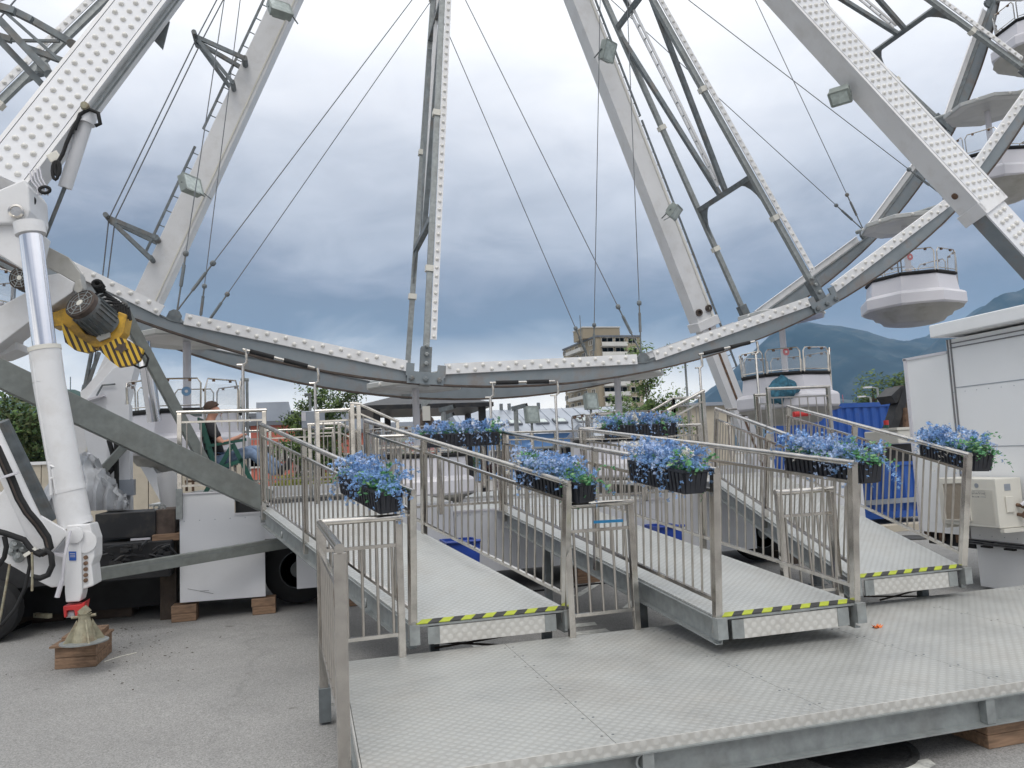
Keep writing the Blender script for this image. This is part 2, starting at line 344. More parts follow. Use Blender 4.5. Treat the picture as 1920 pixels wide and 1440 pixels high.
MB().lathe([(.34, .0), (.34, .006), (.30, .008), (.29, .004), (.0, .004)], c, 28).build('frame', 'asphalt_dark', mh)
c = at(1710, 1009, Z=0); mh = thing('manhole_cover', 'dark round drain cover in the asphalt beside the right ramp', 'manhole cover', c)
MB().lathe([(.30, .0), (.30, .02), (.25, .024), (.24, .012), (.0, .012)], c, 24).build('frame', 'asphalt_dark', mh)

# ------------------------------------------------------------------ mountains and hills
M['mtn'] = mat('mountain_forest', (.014, .030, .034), 1, var=.5, vscale=.006, dirt=(.12, .115, .11), dscale=.006, damt=.6)  # bluish base: part of the distance haze is put into the colour
M['hill'] = mat('hill_forest', (.028, .055, .035), 1, var=.4, vscale=.02)
def fbm(x, y, o=5):
    from mathutils import noise
    return noise.fractal(Vector((x, y, 3.7)), 1.0, 2.1, o)
def ridge(name, prof, Y0, depth, m, nx=220, ny=26, rough=30, seed=0):
    "terrain whose crest follows prof (world x, z) at depth Y0, falling away to front and back"
    xs = [p[0] for p in prof]; mb = MB(); x0, x1 = xs[0], xs[-1]
    def crest(x):
        for (a, za), (b, zb) in zip(prof, prof[1:]):
            if a <= x <= b: return za+(zb-za)*(x-a)/(b-a)
        return 0
    for j in range(ny+1):
        v = j/ny*2-1      # -1 front foot .. 1 back
        for i in range(nx+1):
            x = x0+(x1-x0)*i/nx; c_ = crest(x)
            k = max(0, 1-abs(v))**.85
            z = c_*k+fbm(x/420+seed, v*2.0+seed)*rough*2.2*k*(abs(v)+.12)*2+fbm(x/90+seed, v*6, 4)*rough*.42*k
            mb.v.append((x, Y0+v*depth, max(z, -5)))
    for j in range(ny):
        for i in range(nx):
            a = j*(nx+1)+i; mb.f.append((a, a+1, a+nx+2, a+nx+1))
    return struct(mb.build(name, m, smooth=180))
def prof(pts, Y): return [(at(x, y, Y=Y).x, at(x, y, Y=Y).z) for x, y in pts]
p1 = [(900, 0), (1350, 60)]+prof([(1322, 748), (1355, 722), (1376, 716), (1400, 750), (1412, 690), (1432, 655), (1462, 625), (1490, 608), (1525, 603), (1560, 608), (1600, 628), (1640, 640), (1680, 642), (1720, 634), (1770, 622), (1850, 580), (1920, 552)], 3000)+[(4300, 800), (5200, 600)]
ridge('mountain', p1, 3000, 1500, 'mtn', rough=48, seed=2)
p2 = [(1500, 20), (1900, 120)]+prof([(1700, 700), (1740, 655), (1780, 618), (1850, 574), (1920, 545)], 2300)+[(3600, 640), (4400, 520)]
ridge('mountain', p2, 2300, 900, 'mtn', rough=40, seed=9)
p3 = [(-2600, 160), (-1500, 190)]+prof([(-40, 738), (0, 748), (35, 742), (70, 752), (100, 735), (128, 724), (160, 735), (215, 775), (300, 830), (420, 862)], 900)+[(-150, 4), (300, 4)]
ridge('hill', p3, 900, 380, 'hill', rough=5, nx=260, seed=5)
mast = MB(); a_ = at(132, 726, Y=890); mast.tube([a_-Vector((0, 0, 6)), a_+Vector((0, 0, 11))], .5, 5); tag(mast.build('radio_mast', 'galv_dark'), 'thin radio mast on top of the dark wooded hill', 'mast')

# ------------------------------------------------------------------ trees
def tree(base, h, rad, name, label, mats, n=3600, trunk=.12, leaf=.10, crown0=.3, airy=.0, squash=1.0, limbs=7, seed=1, cat='tree'):
    rnd = random.Random(seed); base = Vector(base); t = thing(name, label, cat, base)
    tb = MB(); top = base+Vector((rnd.uniform(-.1, .1)*h, 0, h*.85)); tb.tube([base, lerp(base, top, .5)+Vector((.03*h*rnd.uniform(-1, 1), 0, 0)), top], trunk, 7, trunk*.25)
    cents = []
    for i in range(limbs):
        f = crown0+(1-crown0)*rnd.random()*.85; s_ = base+(top-base)*min(f, .95); a = rnd.uniform(0, 6.28)
        e = s_+Vector((math.cos(a)*rad*rnd.uniform(.4, .95), math.sin(a)*rad*rnd.uniform(.4, .95), h*rnd.uniform(.05, .22)))
        tb.tube([s_, lerp(s_, e, .5)+Vector((0, 0, -.02*h)), e], trunk*.38, 5, trunk*.08)
        cents += [(e, rad*rnd.uniform(.25, .5)), (lerp(s_, e, .6), rad*rnd.uniform(.2, .42))]
    cents.append((top, rad*.45))
    tb.build('trunk', 'bark', t)
    for mi, mname in enumerate(mats):
        lf = MB()
        for k in range(n//len(mats)):
            c_, r_ = cents[rnd.randrange(len(cents))]
            d = Vector((rnd.gauss(0, 1), rnd.gauss(0, 1), rnd.gauss(0, 1)*squash)).normalized()*r_*(rnd.random()**(.45 if not airy else .8))
            p = c_+d; s1 = leaf*rnd.uniform(.6, 1.5)
            u = Vector((rnd.gauss(0, 1), rnd.gauss(0, 1), rnd.gauss(0, 1))).normalized(); w_ = u.orthogonal().normalized()
            lf.add([p-u*s1, p+w_*s1*.45, p+u*s1, p-w_*s1*.45], [(0, 1, 2, 3)])
        lf.build('crown', mname, t)
    return t
b_ = at(25, 905, Y=34); b_.z = 0
tree(b_, 5.2, 2.2, 'tree', 'dense dark green tree at the far left behind the beige wall', ['f_olive', 'f_dark', 'f_mid'], 9000, .16, .10, .25, seed=3)
b_ = at(85, 905, Y=40); b_.z = 0
tree(b_, 3.6, 1.6, 'tree', 'small bright green tree right of the dense dark tree', ['f_light', 'f_mid'], 3500, .1, .09, .2, seed=4)
b_ = at(606, 905, Y=24); b_.z = 0
tree(b_, 4.7, 1.45, 'tree', 'feathery green tree in front of the red house', ['f_mid', 'f_light', 'f_dark'], 5200, .07, .055, .35, airy=1, limbs=11, seed=13)
b_ = at(545, 905, Y=24); b_.z = 0
tree(b_, 4.2, .55, 'tree', 'slim feathery sapling left of the feathery green tree', ['f_mid', 'f_light'], 1300, .04, .055, .45, airy=1, limbs=6, seed=23)
b_ = at(1245, 880, Y=26); b_.z = 0
tree(b_, 6.2, 1.45, 'tree', 'open airy young tree in front of the apartment tower', ['f_mid', 'f_light'], 4200, .06, .07, .35, airy=1, limbs=12, seed=31)
b_ = at(1180, 880, Y=30); b_.z = 0
tree(b_, 4.6, 1.1, 'tree', 'low bushy tree left of the open airy young tree', ['f_mid', 'f_light'], 2200, .06, .07, .3, airy=1, seed=33)
b_ = at(1650, 850, Y=60); b_.z = 0
tree(b_, 8.0, 3.8, 'tree', 'broad green tree behind the blue container', ['f_mid', 'f_light', 'f_dark'], 6000, .25, .17, .25, seed=41)
b_ = at(1568, 855, Y=50); b_.z = 0
tree(b_, 4.0, 1.0, 'tree', 'small green tree at the left end of the blue container', ['f_light', 'f_mid'], 1500, .1, .13, .3, seed=43)
b_ = at(1718, 845, Y=66); b_.z = 0
tree(b_, 8.6, 2.4, 'tree', 'green tree top half hidden by the white booth', ['f_mid', 'f_olive'], 3600, .2, .17, .25, seed=44)
for i, (x, y, yd, h_, r_, lb, ms_) in enumerate([(760, 900, 30, 2.9, .9, 'round green bush left under the black canopy', ['f_mid', 'f_light']), (870, 900, 30, 2.9, 1.0, 'round green bush right under the black canopy', ['f_mid', 'f_dark']),
    (925, 905, 20, 1.9, .38, 'dark wine red shrub beside the blue house', ['f_wine']), (1062, 905, 22, 1.9, .5, 'wine red shrub seen behind the middle ramp railing', ['f_wine', 'f_dark']), (655, 900, 22, 2.0, .5, 'green shrub behind the stair rails of the left ramp', ['f_mid', 'f_olive']),
    (1265, 900, 24, 2.1, .6, 'leafy shrub at the foot of the airy young tree', ['f_mid', 'f_light']), (560, 905, 20, 1.6, .6, 'leafy green shrub behind the feet of the seated man', ['f_mid', 'f_light'])]):
    b_ = at(x, y, Y=yd); b_.z = 0
    tree(b_, h_, r_, 'shrub', lb, ms_, 1500, .03, .06, .15, seed=60+i, cat='shrub')

# ------------------------------------------------------------------ far buildings
def windowpart(par, cx, cy, cz, w, h, nrm=(0, -1, 0), frame='towerw', pane='darkglass', depth=.12, fr=.09):
    n_ = Vector(nrm); t_ = Vector((-n_.y, n_.x, 0)); c_ = Vector((cx, cy, cz)); z_ = Vector((0, 0, 1))
    f_ = MB()
    for s_ in (-1, 1):
        f_.bar(c_+t_*s_*w/2-z_*h/2, c_+t_*s_*w/2+z_*h/2, fr, depth, up=n_)
        f_.bar(c_+z_*s_*(h/2)-t_*w/2, c_+z_*s_*(h/2)+t_*w/2, fr, depth, up=n_)
    f_.bar(c_-z_*h/2, c_+z_*h/2, fr*.7, depth, up=n_)
    o = f_.build('window', frame, par)
    p_ = c_-n_*.05; MB().add([p_-t_*w/2-z_*h/2, p_+t_*w/2-z_*h/2, p_+t_*w/2+z_*h/2, p_-t_*w/2+z_*h/2], [(0, 1, 2, 3)]).build('pane', pane, o)
    return o
# apartment tower
TY = 200; tw = thing('apartment_tower', 'tall ochre apartment tower with pale balconies behind the wheel', 'apartment building', (86, TY, 0))
xa, xb = at(1118, 640, Y=TY).x, at(1200, 640, Y=TY).x; zt = at(1160, 632, Y=TY).z; xm = xb-(xb-xa)*.22
xl = at(1045, 660, Y=TY+26).x
MB().prism([(xa, TY, 0), (xb, TY, 0), (xb, TY+24, 0), (xl+2, TY+26, 0)], (0, 0, zt)).build('wall', 'tower', tw)
MB().prism([(xa-.3, TY-.3, zt), (xb+.3, TY-.3, zt), (xb+.3, TY+24.2, zt), (xl+1.7, TY+26.2, zt)], (0, 0, .5)).build('roof', 'zincdark', tw)
MB().box((xa-2.0, TY+5, zt+.5), (xa+9.5, TY+13, zt+3.6)).build('stair_tower', 'tower', tw)
MB().box((xa-2.2, TY+4.8, zt+3.6), (xa+9.7, TY+13.2, zt+3.9)).build('coping', 'towerw', tw)
mb = MB(); mb.tube([(xa-3, TY+4, zt), (xa-3, TY+4, zt+7)], .12, 5); mb.build('aerial', 'galv_dark', tw)
for k in range(12):
    z = 1.6+k*2.82
    if z+1.6 > zt: break
    bx0, bx1 = xa+1.2, xa+9.0
    MB().box((bx0, TY-1.3, z-.9), (bx1, TY-1.14, z+.25)).build('balcony', 'towerw', tw)
    MB().box((bx0, TY-1.1, z-1.05), (bx1, TY-.003, z-.9)).build('balcony_floor', 'towerw', tw)
    mb = MB(); mb.box((bx0, TY-.3, z-.9), (bx0+.15, TY-.003, z+1.75)); mb.box((bx1-.15, TY-.3, z-.9), (bx1, TY-.003, z+1.75)); mb.build('balcony_side', 'tower', tw)
    windowpart(tw, bx0+2.1, TY-.05, z+.85, 3.4, 1.5); windowpart(tw, bx1-1.9, TY-.05, z+.85, 2.8, 1.5)
    windowpart(tw, xb-2.4, TY-.05, z+.75, 2.6, 1.5)
    # receding left facade
    A = Vector((xa, TY, 0)); B = Vector((xl+2, TY+26, 0)); d = (B-A).normalized(); nn = Vector((-d.y, d.x, 0))
    if nn.y > 0: nn = -nn
    for j, u in enumerate((4, 9.5, 15, 20.5, 25)):
        c_ = A+d*u+nn*.05
        windowpart(tw, c_.x, c_.y, z+.75, 2.6, 1.4, nrm=nn)
    q = A+d*8.5+nn*.75; MB().bar((q.x, q.y, z-.3), (q.x+d.x*12, q.y+d.y*12, z-.3), 1.5, 1.0).build('balcony', 'towerw', tw)
# blue house with zinc roof
by = 60; bh = thing('blue_house', 'long blue house with pale metal roof and skylights', 'house', (20, by, 0))
x0, x1 = at(880, 812, Y=by).x, at(1225, 805, Y=by).x; ze = 3.55; zr = 6.0
MB().box((x0, by, 0), (x1, by+12, ze)).build('wall', 'bluewall', bh)
MB().prism([(x0-.4, by-.5, ze), (x0-.4, by+6, zr), (x0-.4, by+12.5, ze)], (x1-x0+.8, 0, 0)).build('roof', 'zinc', bh)
mb = MB(); k = 0; xx = x0
while xx < x1: mb.bar((xx, by-.5, ze+.03), (xx, by+6, zr+.03), .035, .05); xx += 1.1
mb.build('roof_seam', 'zinc', bh)
for i, px in enumerate((932, 965, 1015, 1050, 1092, 1150, 1180)):
    u = at(px, 790, Y=by+2.2).x; q = Vector((u, by+2.2, ze+(zr-ze)*2.7/6.5+.1)); sl = Vector((0, 6.5, zr-ze)).normalized()
    s_ = MB().bar(q-sl*.55, q+sl*.55, 1.15, .14, up=(0, -.3, 1)).build('skylight', 'zincdark', bh)
    MB().bar(q-sl*.42+Vector((0, 0, .07)), q+sl*.42+Vector((0, 0, .07)), .9, .06, up=(0, -.3, 1)).build('pane', 'lampglass', s_)
for px in (935, 968, 1035, 1060, 1120, 1170): windowpart(bh, at(px, 850, Y=by).x, by-.06, 1.6, 1.5, 1.5)
for i, px in enumerate((940, 955, 1010)):
    u = at(px, 770, Y=by+6).x; MB().tube([(u, by+6, zr-.1), (u, by+6, zr+.55)], .16, 8).build('vent', 'galv_dark', bh)
mb = MB(); mb.box((x0+4.9, by-1.6, ze-1.2), (x0+14, by-.01, ze-1.05)); 
for j in range(10): mb.box((x0+5+j, by-1.6, ze-2.2), (x0+5.05+j, by-1.55, ze-1.2))
mb.build('balcony', 'galv', bh)
# second wing of blue house, right
b2 = thing('glass_roofed_house', 'low pale roofed house right of the long blue house', 'house', (26, 52, 0))
x0, x1 = at(1120, 812, Y=52).x, at(1235, 806, Y=52).x
MB().box((x0, 52, 0), (x1, 58, 3.0)).build('wall', 'towerw', b2)
MB().prism([(x0-.3, 51.6, 3.0), (x0-.3, 55, 4.1), (x0-.3, 58.4, 3.0)], (x1-x0+.6, 0, 0)).build('roof', 'zinc', b2)
for px in (1140, 1175, 1210): windowpart(b2, at(px, 850, Y=52).x, 51.94, 1.5, 1.5, 1.3)
# red houses
def redhouse(xp0, xp1, Y, ztp, label, wins, roof='zincdark'):
    x0, x1 = at(xp0, 800, Y=Y).x, at(xp1, 800, Y=Y).x
    t = thing('red_house', label, 'house', ((x0+x1)/2, Y, 0))
    MB().box((x0, Y, 0), (x1, Y+8, ztp)).build('wall', 'redwall', t)
    MB().box((x0-.3, Y-.3, ztp), (x1+.3, Y+8.3, ztp+.22)).build('roof', roof, t)
    MB().box((x0+.2, Y+1.5, ztp+.22), (x1-.3, Y+7, ztp+1.35)).build('attic', 'zinc', t)
    for (px, z, w, h) in wins: windowpart(t, at(px, 820, Y=Y).x, Y-.05, z, w, h, frame='towerw')
    return t
redhouse(470, 552, 42, 4.0, 'flat roofed red house left of the feathery tree', [(492, 2.4, 1.3, 1.1), (525, 2.6, 1.0, .9), (540, 2.6, .6, .9)])
redhouse(590, 700, 46, 3.6, 'wide red house behind the feathery tree', [(612, 2.2, 1.3, 1.2), (640, 1.7, 1.4, 1.4), (680, 2.3, 1.2, 1.1)])
redhouse(690, 860, 50, 3.1, 'low red house behind the black canopy', [(712, 2.0, 1.2, 1.1), (745, 1.9, 1.2, 1.1), (820, 1.4, 1.3, 1.2)])
redhouse(130, 215, 40, 3.3, 'red house behind the beige wall at the left', [(190, 2.5, 1.6, 1.2)])
# grey link block between red houses
t = thing('grey_annex', 'grey annex with dark windows between the two red houses', 'house', (1.2, 44, 0)); x0, x1 = at(552, 800, Y=43.5).x, at(592, 800, Y=43.5).x
MB().box((x0, 43.5, 0), (x1, 48, 4.2)).build('wall', 'zincdark', t); windowpart(t, (x0+x1)/2, 43.45, 2.4, 1.0, 1.8)
t = thing('office_block', 'pale flat roofed block behind the first red house', 'building', (-1, 70, 0)); x0, x1 = at(470, 770, Y=70).x, at(700, 765, Y=70).x
MB().box((x0, 70, 0), (x1, 80, 6.3)).build('wall', 'zinc', t); MB().box((x0-.3, 69.7, 6.3), (x1+.3, 80.3, 6.6)).build('roof', 'zincdark', t)
t = thing('garage', 'pale flat roofed shed beyond the right stairs', 'shed', (11, 33, 0)); x0, x1 = at(1240, 770, Y=30).x, at(1372, 760, Y=30).x
zz = at(1300, 762, Y=30).z; MB().box((x0, 30, 0), (x1, 34, zz)).build('wall', 'beige', t); MB().box((x0-.2, 29.8, zz), (x1+.2, 34.2, zz+.15)).build('roof', 'zinc', t)
MB().box((x0+.9, 29.94, 0), (x0+2.0, 29.997, 2.1)).build('door', 'blackpaint', t)
# beige wall with white coping
t = thing('garden_wall', 'long low beige wall with white coping behind the trailer', 'wall', (-4, 22, 0))
for k in range(5):
    xa_ = -14+k*2.5; MB().box((xa_, 22, 0), (xa_+2.48, 22.25, 2.12)).build('panel', 'beige', t)
MB().box((-14, 21.96, 2.12), (-1.5, 22.3, 2.2)).build('coping', 'white', t)
# black canopy shelter
cx0, cx1 = at(668, 745, Y=21).x, at(925, 745, Y=21).x; zc = at(800, 757, Y=21).z
t = thing('canopy_shelter', 'black pyramid roofed shelter on dark posts behind the wheel', 'shelter', ((cx0+cx1)/2, 22, 0))
mb = MB(); apx = Vector(((cx0+cx1)/2, 23, zc+.55)); q = [Vector((cx0, 21, zc)), Vector((cx1, 21, zc)), Vector((cx1, 25, zc)), Vector((cx0, 25, zc))]
mb.add(q+[apx]+[p-Vector((0, 0, .12)) for p in q], [(0, 1, 4), (1, 2, 4), (2, 3, 4), (3, 0, 4), (0, 5, 6, 1), (1, 6, 7, 2), (2, 7, 8, 3), (3, 8, 5, 0), (5, 8, 7, 6)]); mb.build('roof', 'blackpaint', t)
for px, yy in ((707, 21.4), (727, 24.6), (878, 24.6), (905, 21.4)):
    u = at(px, 800, Y=yy).x; MB().box((u-.09, yy-.09, 0), (u+.09, yy+.09, zc-.1)).build('post', 'blackpaint', t)
# dark wall lamp / winch on small post in front
c = at(797, 790, Y=19); t = thing('winch_head', 'rusty dark winch head hanging over the railing behind the wheel', 'winch', (c.x, c.y, c.z-.4))
MB().lathe([(.14, -.35), (.26, -.25), (.27, -.05), (.2, .08), (.1, .18), (.04, .3)], c, 12).build('body', 'rustedge', t, smooth=40)
MB().tube([c+Vector((0, -.05, -.05)), c+Vector((.35, -.05, -.05))], .06, 8).build('spout', 'rust', t); MB().box(c+Vector((-.09, -.3, .0)), c+Vector((.09, -.2, .36))).build('cover', 'ac', t)
MB().tube([(c.x, c.y, 0), (c.x, c.y, c.z-.34)], .05, 8).build('post', 'rustedge', t)
MB().prism([at(790, 745, Y=19), at(818, 745, Y=19), at(790, 768, Y=19)], (0, .06, 0)).build('bracket', 'galv', t)

# ------------------------------------------------------------------ back yard things
def lamp_post(px, pyt, pyb, Y, label, arm=.22):
    a = at(px, pyt, Y=Y); b = at(px, pyb, Y=Y); b.x = a.x; b.z = 0
    t = thing('camera_pole', label, 'pole', b)
    MB().tube([b, a], .055, 8).build('pole', 'galv', t)
    MB().bar(a+Vector((-.1, 0, .03)), a+Vector((arm, -.06, .10)), .09, .10).build('camera_head', 'galv_dark', t)
    MB().bar(a+Vector((arm, -.06, .10)), a+Vector((arm+.05, -.07, .115)), .075, .08).build('lens', 'black', t)
lamp_post(831, 772, 900, 17, 'grey pole with angled camera head right of the central gondola pole')
lamp_post(967, 769, 900, 17, 'grey pole with angled camera head in front of the blue house')
lamp_post(839, 785, 900, 19, 'shorter pale pole just right of the left camera pole', .12)
def floodlight(loc, nrm, label, w=.42, h=.32, d=.14, post=None, group=None, brk=None):
    loc = Vector(loc); nrm = Vector(nrm).normalized(); t = thing('floodlight', label, 'floodlight', loc, group)
    s_ = nrm.cross(Vector((0, 0, 1))).normalized(); u = s_.cross(nrm).normalized()
    MB().bar(loc-nrm*d, loc, w, h, up=u, w2=w, h2=h).bar(loc-nrm*(d+.06), loc-nrm*d, w*.6, h*.6, up=u).build('housing', 'lampbody', t, bevel=.01)
    fr = MB()
    for k in (-1, 1): fr.bar(loc+s_*k*w/2-u*h/2, loc+s_*k*w/2+u*h/2, .03, .03, up=nrm); fr.bar(loc+u*k*h/2-s_*w/2, loc+u*k*h/2+s_*w/2, .03, .03, up=nrm)
    fr.build('frame', 'lampbody', t)
    MB().bar(loc+nrm*.002, loc+nrm*.012, w-.04, h-.04, up=u).build('lens', 'lampglass', t)
    if post: MB().tube([loc-nrm*d/2, Vector(post)], .03, 8).build('post', 'galv', t)
    if brk is not None:
        b = MB()
        for k in (-1, 1): b.bar(loc-nrm*d*.5+s_*k*w*.52, Vector(brk)+s_*k*w*.2, .03, .012)
        b.build('bracket', 'galv_dark', t)
    return t
for px, py, lb in ((999, 777, 'square floodlight on a stand in front of the blue house roof'), (1110, 752, 'square floodlight on a stand in front of the apartment tower')):
    c = at(px, py, Y=16.5); floodlight(c, (.25, -1, .15), lb, .3, .36, .14, post=(c.x, c.y, 0))
# parked white van seen behind the trailer
vy = 20; t = thing('parked_van', 'white van parked behind the trailer deck', 'van', at(840, 930, Y=vy))
x0, x1 = at(742, 900, Y=vy).x, at(895, 900, Y=vy).x
zb = .45
MB().prism([(x0, vy, zb), (x1-.1, vy, zb), (x1, vy, zb+.45), (x1-.35, vy, 1.65), (x1-.6, vy, 1.78), (x0+1.0, vy, 1.78), (x0+.5, vy, 1.25), (x0, vy, 1.05)], (0, 1.7, 0)).build('body', 'hull', t, bevel=.05)
MB().prism([(x0+.62, vy-.01, 1.22), (x0+1.15, vy-.01, 1.22), (x0+1.15, vy-.01, 1.66), (x0+1.03, vy-.01, 1.66)], (0, .02, 0)).build('window', 'darkglass', t)
for u in (x0+.45, x1-.5):
    w_ = MB().lathe([(.0, -.1), (.29, -.1), (.33, -.06), (.33, .06), (.29, .1), (.0, .1)], (u, vy+.08, .33), 18, axis=(0, 1, 0)).build('wheel', 'black', t, smooth=40)
    MB().lathe([(.0, -.11), (.18, -.11), (.19, -.08), (.0, -.08)], (u, vy+.08, .33), 12, axis=(0, 1, 0)).build('rim', 'galv', w_)
MB().box((x1-.03, vy+.2, .75), (x1+.02, vy+.4, .95)).build('headlight', 'lampglass', t)
# low hedge of yellow flowers and green behind white kick panel
hd = MB(); r_ = random.Random(5)
for k in range(2600):
    p = Vector((r_.uniform(-.6, 2.6), r_.uniform(15.4, 15.9), 1.35+r_.random()*.28*(.6+.4*math.sin(k)))); s1 = .03*r_.uniform(.6, 1.4); u = Vector((r_.gauss(0, 1), r_.gauss(0, 1), r_.gauss(0, 1))).normalized(); w_ = u.orthogonal().normalized()
    hd.add([p-u*s1, p+w_*s1*.6, p+u*s1, p-w_*s1*.6], [(0, 1, 2, 3)])
M['f_yel'] = mat('yellow_green_leaf', (.24, .26, .04), .8, var=.5, vscale=3)
tag(hd.build('flower_bed', 'f_yel'), 'strip of yellow green plants behind the white panel at the far side', 'flower bed')['kind'] = 'stuff'

# ================================================================== FERRIS WHEEL
X0, YN, YF, ZC, RD, PH, HN, HF = 3.2261, 12.0, 14.39, 17.63, 14.457, -.095, 13.44, 13.44
DP = 2*math.pi/24
def node(k, Y, dr=0.0):
    a = PH+(k-1)*DP; return Vector((X0+(RD+dr)*math.sin(a), Y, ZC-(RD+dr)*math.cos(a)))
def spoke(k, s, Y):
    a = node(k, Y); b = Vector((X0, HN if Y < 13 else HF-.0, ZC)); b.y = 13.0 if Y < 13 else 13.75
    b.y = HN-.12 if Y < 13 else HF+.12
    return a+(b-a).normalized()*s
wheel = thing('ferris_wheel', 'giant grey and white ferris wheel with bulb lined rims, spokes and wire cables', 'ferris wheel', (X0, 13.2, ZC))
K0, K1 = -3, 9
def bulbmesh(r=.034):
    return MB().lathe([(r*1.15, 0), (r, r*.35), (r*.72, r*.85), (r*.3, r*1.08)], n=8).mesh('bulb', 'bulb', smooth=60)
BULB = bulbmesh(.031); BULB_S = bulbmesh(.027)
def facing(p, nrm, spin=0):
    return Matrix.Translation(p) @ Vector((0, 0, 1)).rotation_difference(Vector(nrm).normalized()).to_matrix().to_4x4()
nbulb = 0
for Y, near in ((YN, True), (YF, False)):
    for k in range(K0, K1, 2):
        # fish-bellied girder from spoke node k to spoke node k+2
        pts_in, pts_out = [], []
        for i in range(17):
            t_ = i/16; kk = k+2*t_
            if t_ <= .5: pin = lerp(node(k, Y), node(k+1, Y), t_*2)
            else: pin = lerp(node(k+1, Y), node(k+2, Y), t_*2-1)
            ctr = Vector((X0, Y, ZC)); rad = (pin-ctr).normalized()
            sag = math.sin(math.pi*t_)
            pts_in.append(pin+rad*.13)
            aa = PH+(kk-1)*DP; pts_out.append(Vector((X0+(RD+.262)*math.sin(aa), Y, ZC-(RD+.262)*math.cos(aa))))
        y0, y1 = Y-.055, Y+.055
        mb = MB()
        for i in range(16):
            a, b, c, d = pts_in[i], pts_in[i+1], pts_out[i+1], pts_out[i]
            f = lambda p, y: (p.x, y, p.z)
            mb.add([f(a, y0), f(b, y0), f(c, y0), f(d, y0), f(a, y1), f(b, y1), f(c, y1), f(d, y1)], [(0, 1, 2, 3), (4, 7, 6, 5), (0, 4, 5, 1), (3, 2, 6, 7)]+([(0, 3, 7, 4)] if i == 0 else [])+([(1, 5, 6, 2)] if i == 15 else []))
        girder = mb.build('rim_girder', 'web', wheel)
        fl = MB()
        for i in range(16):
            rad = (pts_out[i]-Vector((X0, Y, ZC))).normalized(); fl.bar(pts_out[i]+rad*.012, pts_out[i+1]+rad*.012, .17, .024, up=rad)
        fl.build('flange', 'rustedge', girder)
        fl = MB()
        for i in range(16):
            rad = (pts_in[i]-Vector((X0, Y, ZC))).normalized(); fl.bar(pts_in[i]-rad*.012, pts_in[i+1]-rad*.012, .15, .02, up=rad)
        fl.build('top_flange', 'galv_dark', girder)
        # lit strips: two per girder, one per chord
        for h in (0, 1):
            A, B = node(k+h, Y), node(k+h+1, Y); d = (B-A).normalized(); ctr = Vector((X0, Y, ZC)); rad = ((A+B)/2-ctr).normalized()
            a_, b_ = A+d*(.30 if h == 0 else .16), B-d*(.16 if h == 0 else .30)
            yy = Y-.085 if near else Y+.085
            a_ = a_+rad*.055; b_ = b_+rad*.055; a_.y = b_.y = yy
            st = MB().bar(a_, b_, .022, .165, up=rad)
            for e_ in (-1, 1): st.bar(a_+rad*.082*e_+Vector((0, .02 if near else -.02, 0)), b_+rad*.082*e_+Vector((0, .02 if near else -.02, 0)), .05, .008, up=rad)
            strip = st.build('light_strip', 'white', wheel)
            n_ = int((b_-a_).length/.135); nr = Vector((0, -1 if near else 1, 0))
            if near and -1 <= k+h <= 5:
                for j in range(n_):
                    p = lerp(a_, b_, (j+.5)/n_)+rad*(.036 if j % 2 else -.036)+nr*.011; inst('bulb', BULB, strip, mtx=facing(p, nr))
            else:
                bs = MB()
                for j in range(n_):
                    p = lerp(a_, b_, (j+.5)/n_)+rad*(.036 if j % 2 else -.036)+nr*.011; bs.lathe([(.04, 0), (.028, .03), (.012, .038)], p, 6, axis=nr)
                bs.build('bulb', 'bulb', strip, kind='stuff')
        # joint plates at spoke node
        P = node(k, Y); d = (node(k+1, Y)-node(k-1, Y)).normalized(); rad = (P-Vector((X0, Y, ZC))).normalized(); yy = Y-.085 if near else Y+.085
        c = P+rad*.185; c.y = yy
        jp = MB().bar(c-d*.29-rad*.0, c+d*.29, .035, .19, up=rad)
        for e_ in (-1, 1): jp.bar(c+d*.25*e_-rad*.02, c+d*.25*e_-rad*.22, .03, .13, up=d)
        pl = jp.build('joint_plate', 'web', wheel)
        bo = MB()
        for e_ in (-.22, 0, .22): bo.lathe([(.045, 0), (.045, .035), (.025, .045)], c+d*e_+rad*.02+Vector((0, -.02 if near else .02, 0)), 6, axis=(0, -1 if near else 1, 0))
        bo.build('bolt', 'galv_dark', pl)
        # cable anchor at cable node
        P = node(k+1, Y); rad = (P-Vector((X0, Y, ZC))).normalized(); d = Vector((rad.z, 0, -rad.x))
        MB().prism([P+rad*.13-d*.10, P+rad*.13+d*.10, P-rad*.01+d*.09, P-rad*.06+d*.04, P-rad*.06-d*.04, P-rad*.01-d*.09], (0, .06, 0)).build('cable_anchor', 'galv_dark', wheel)
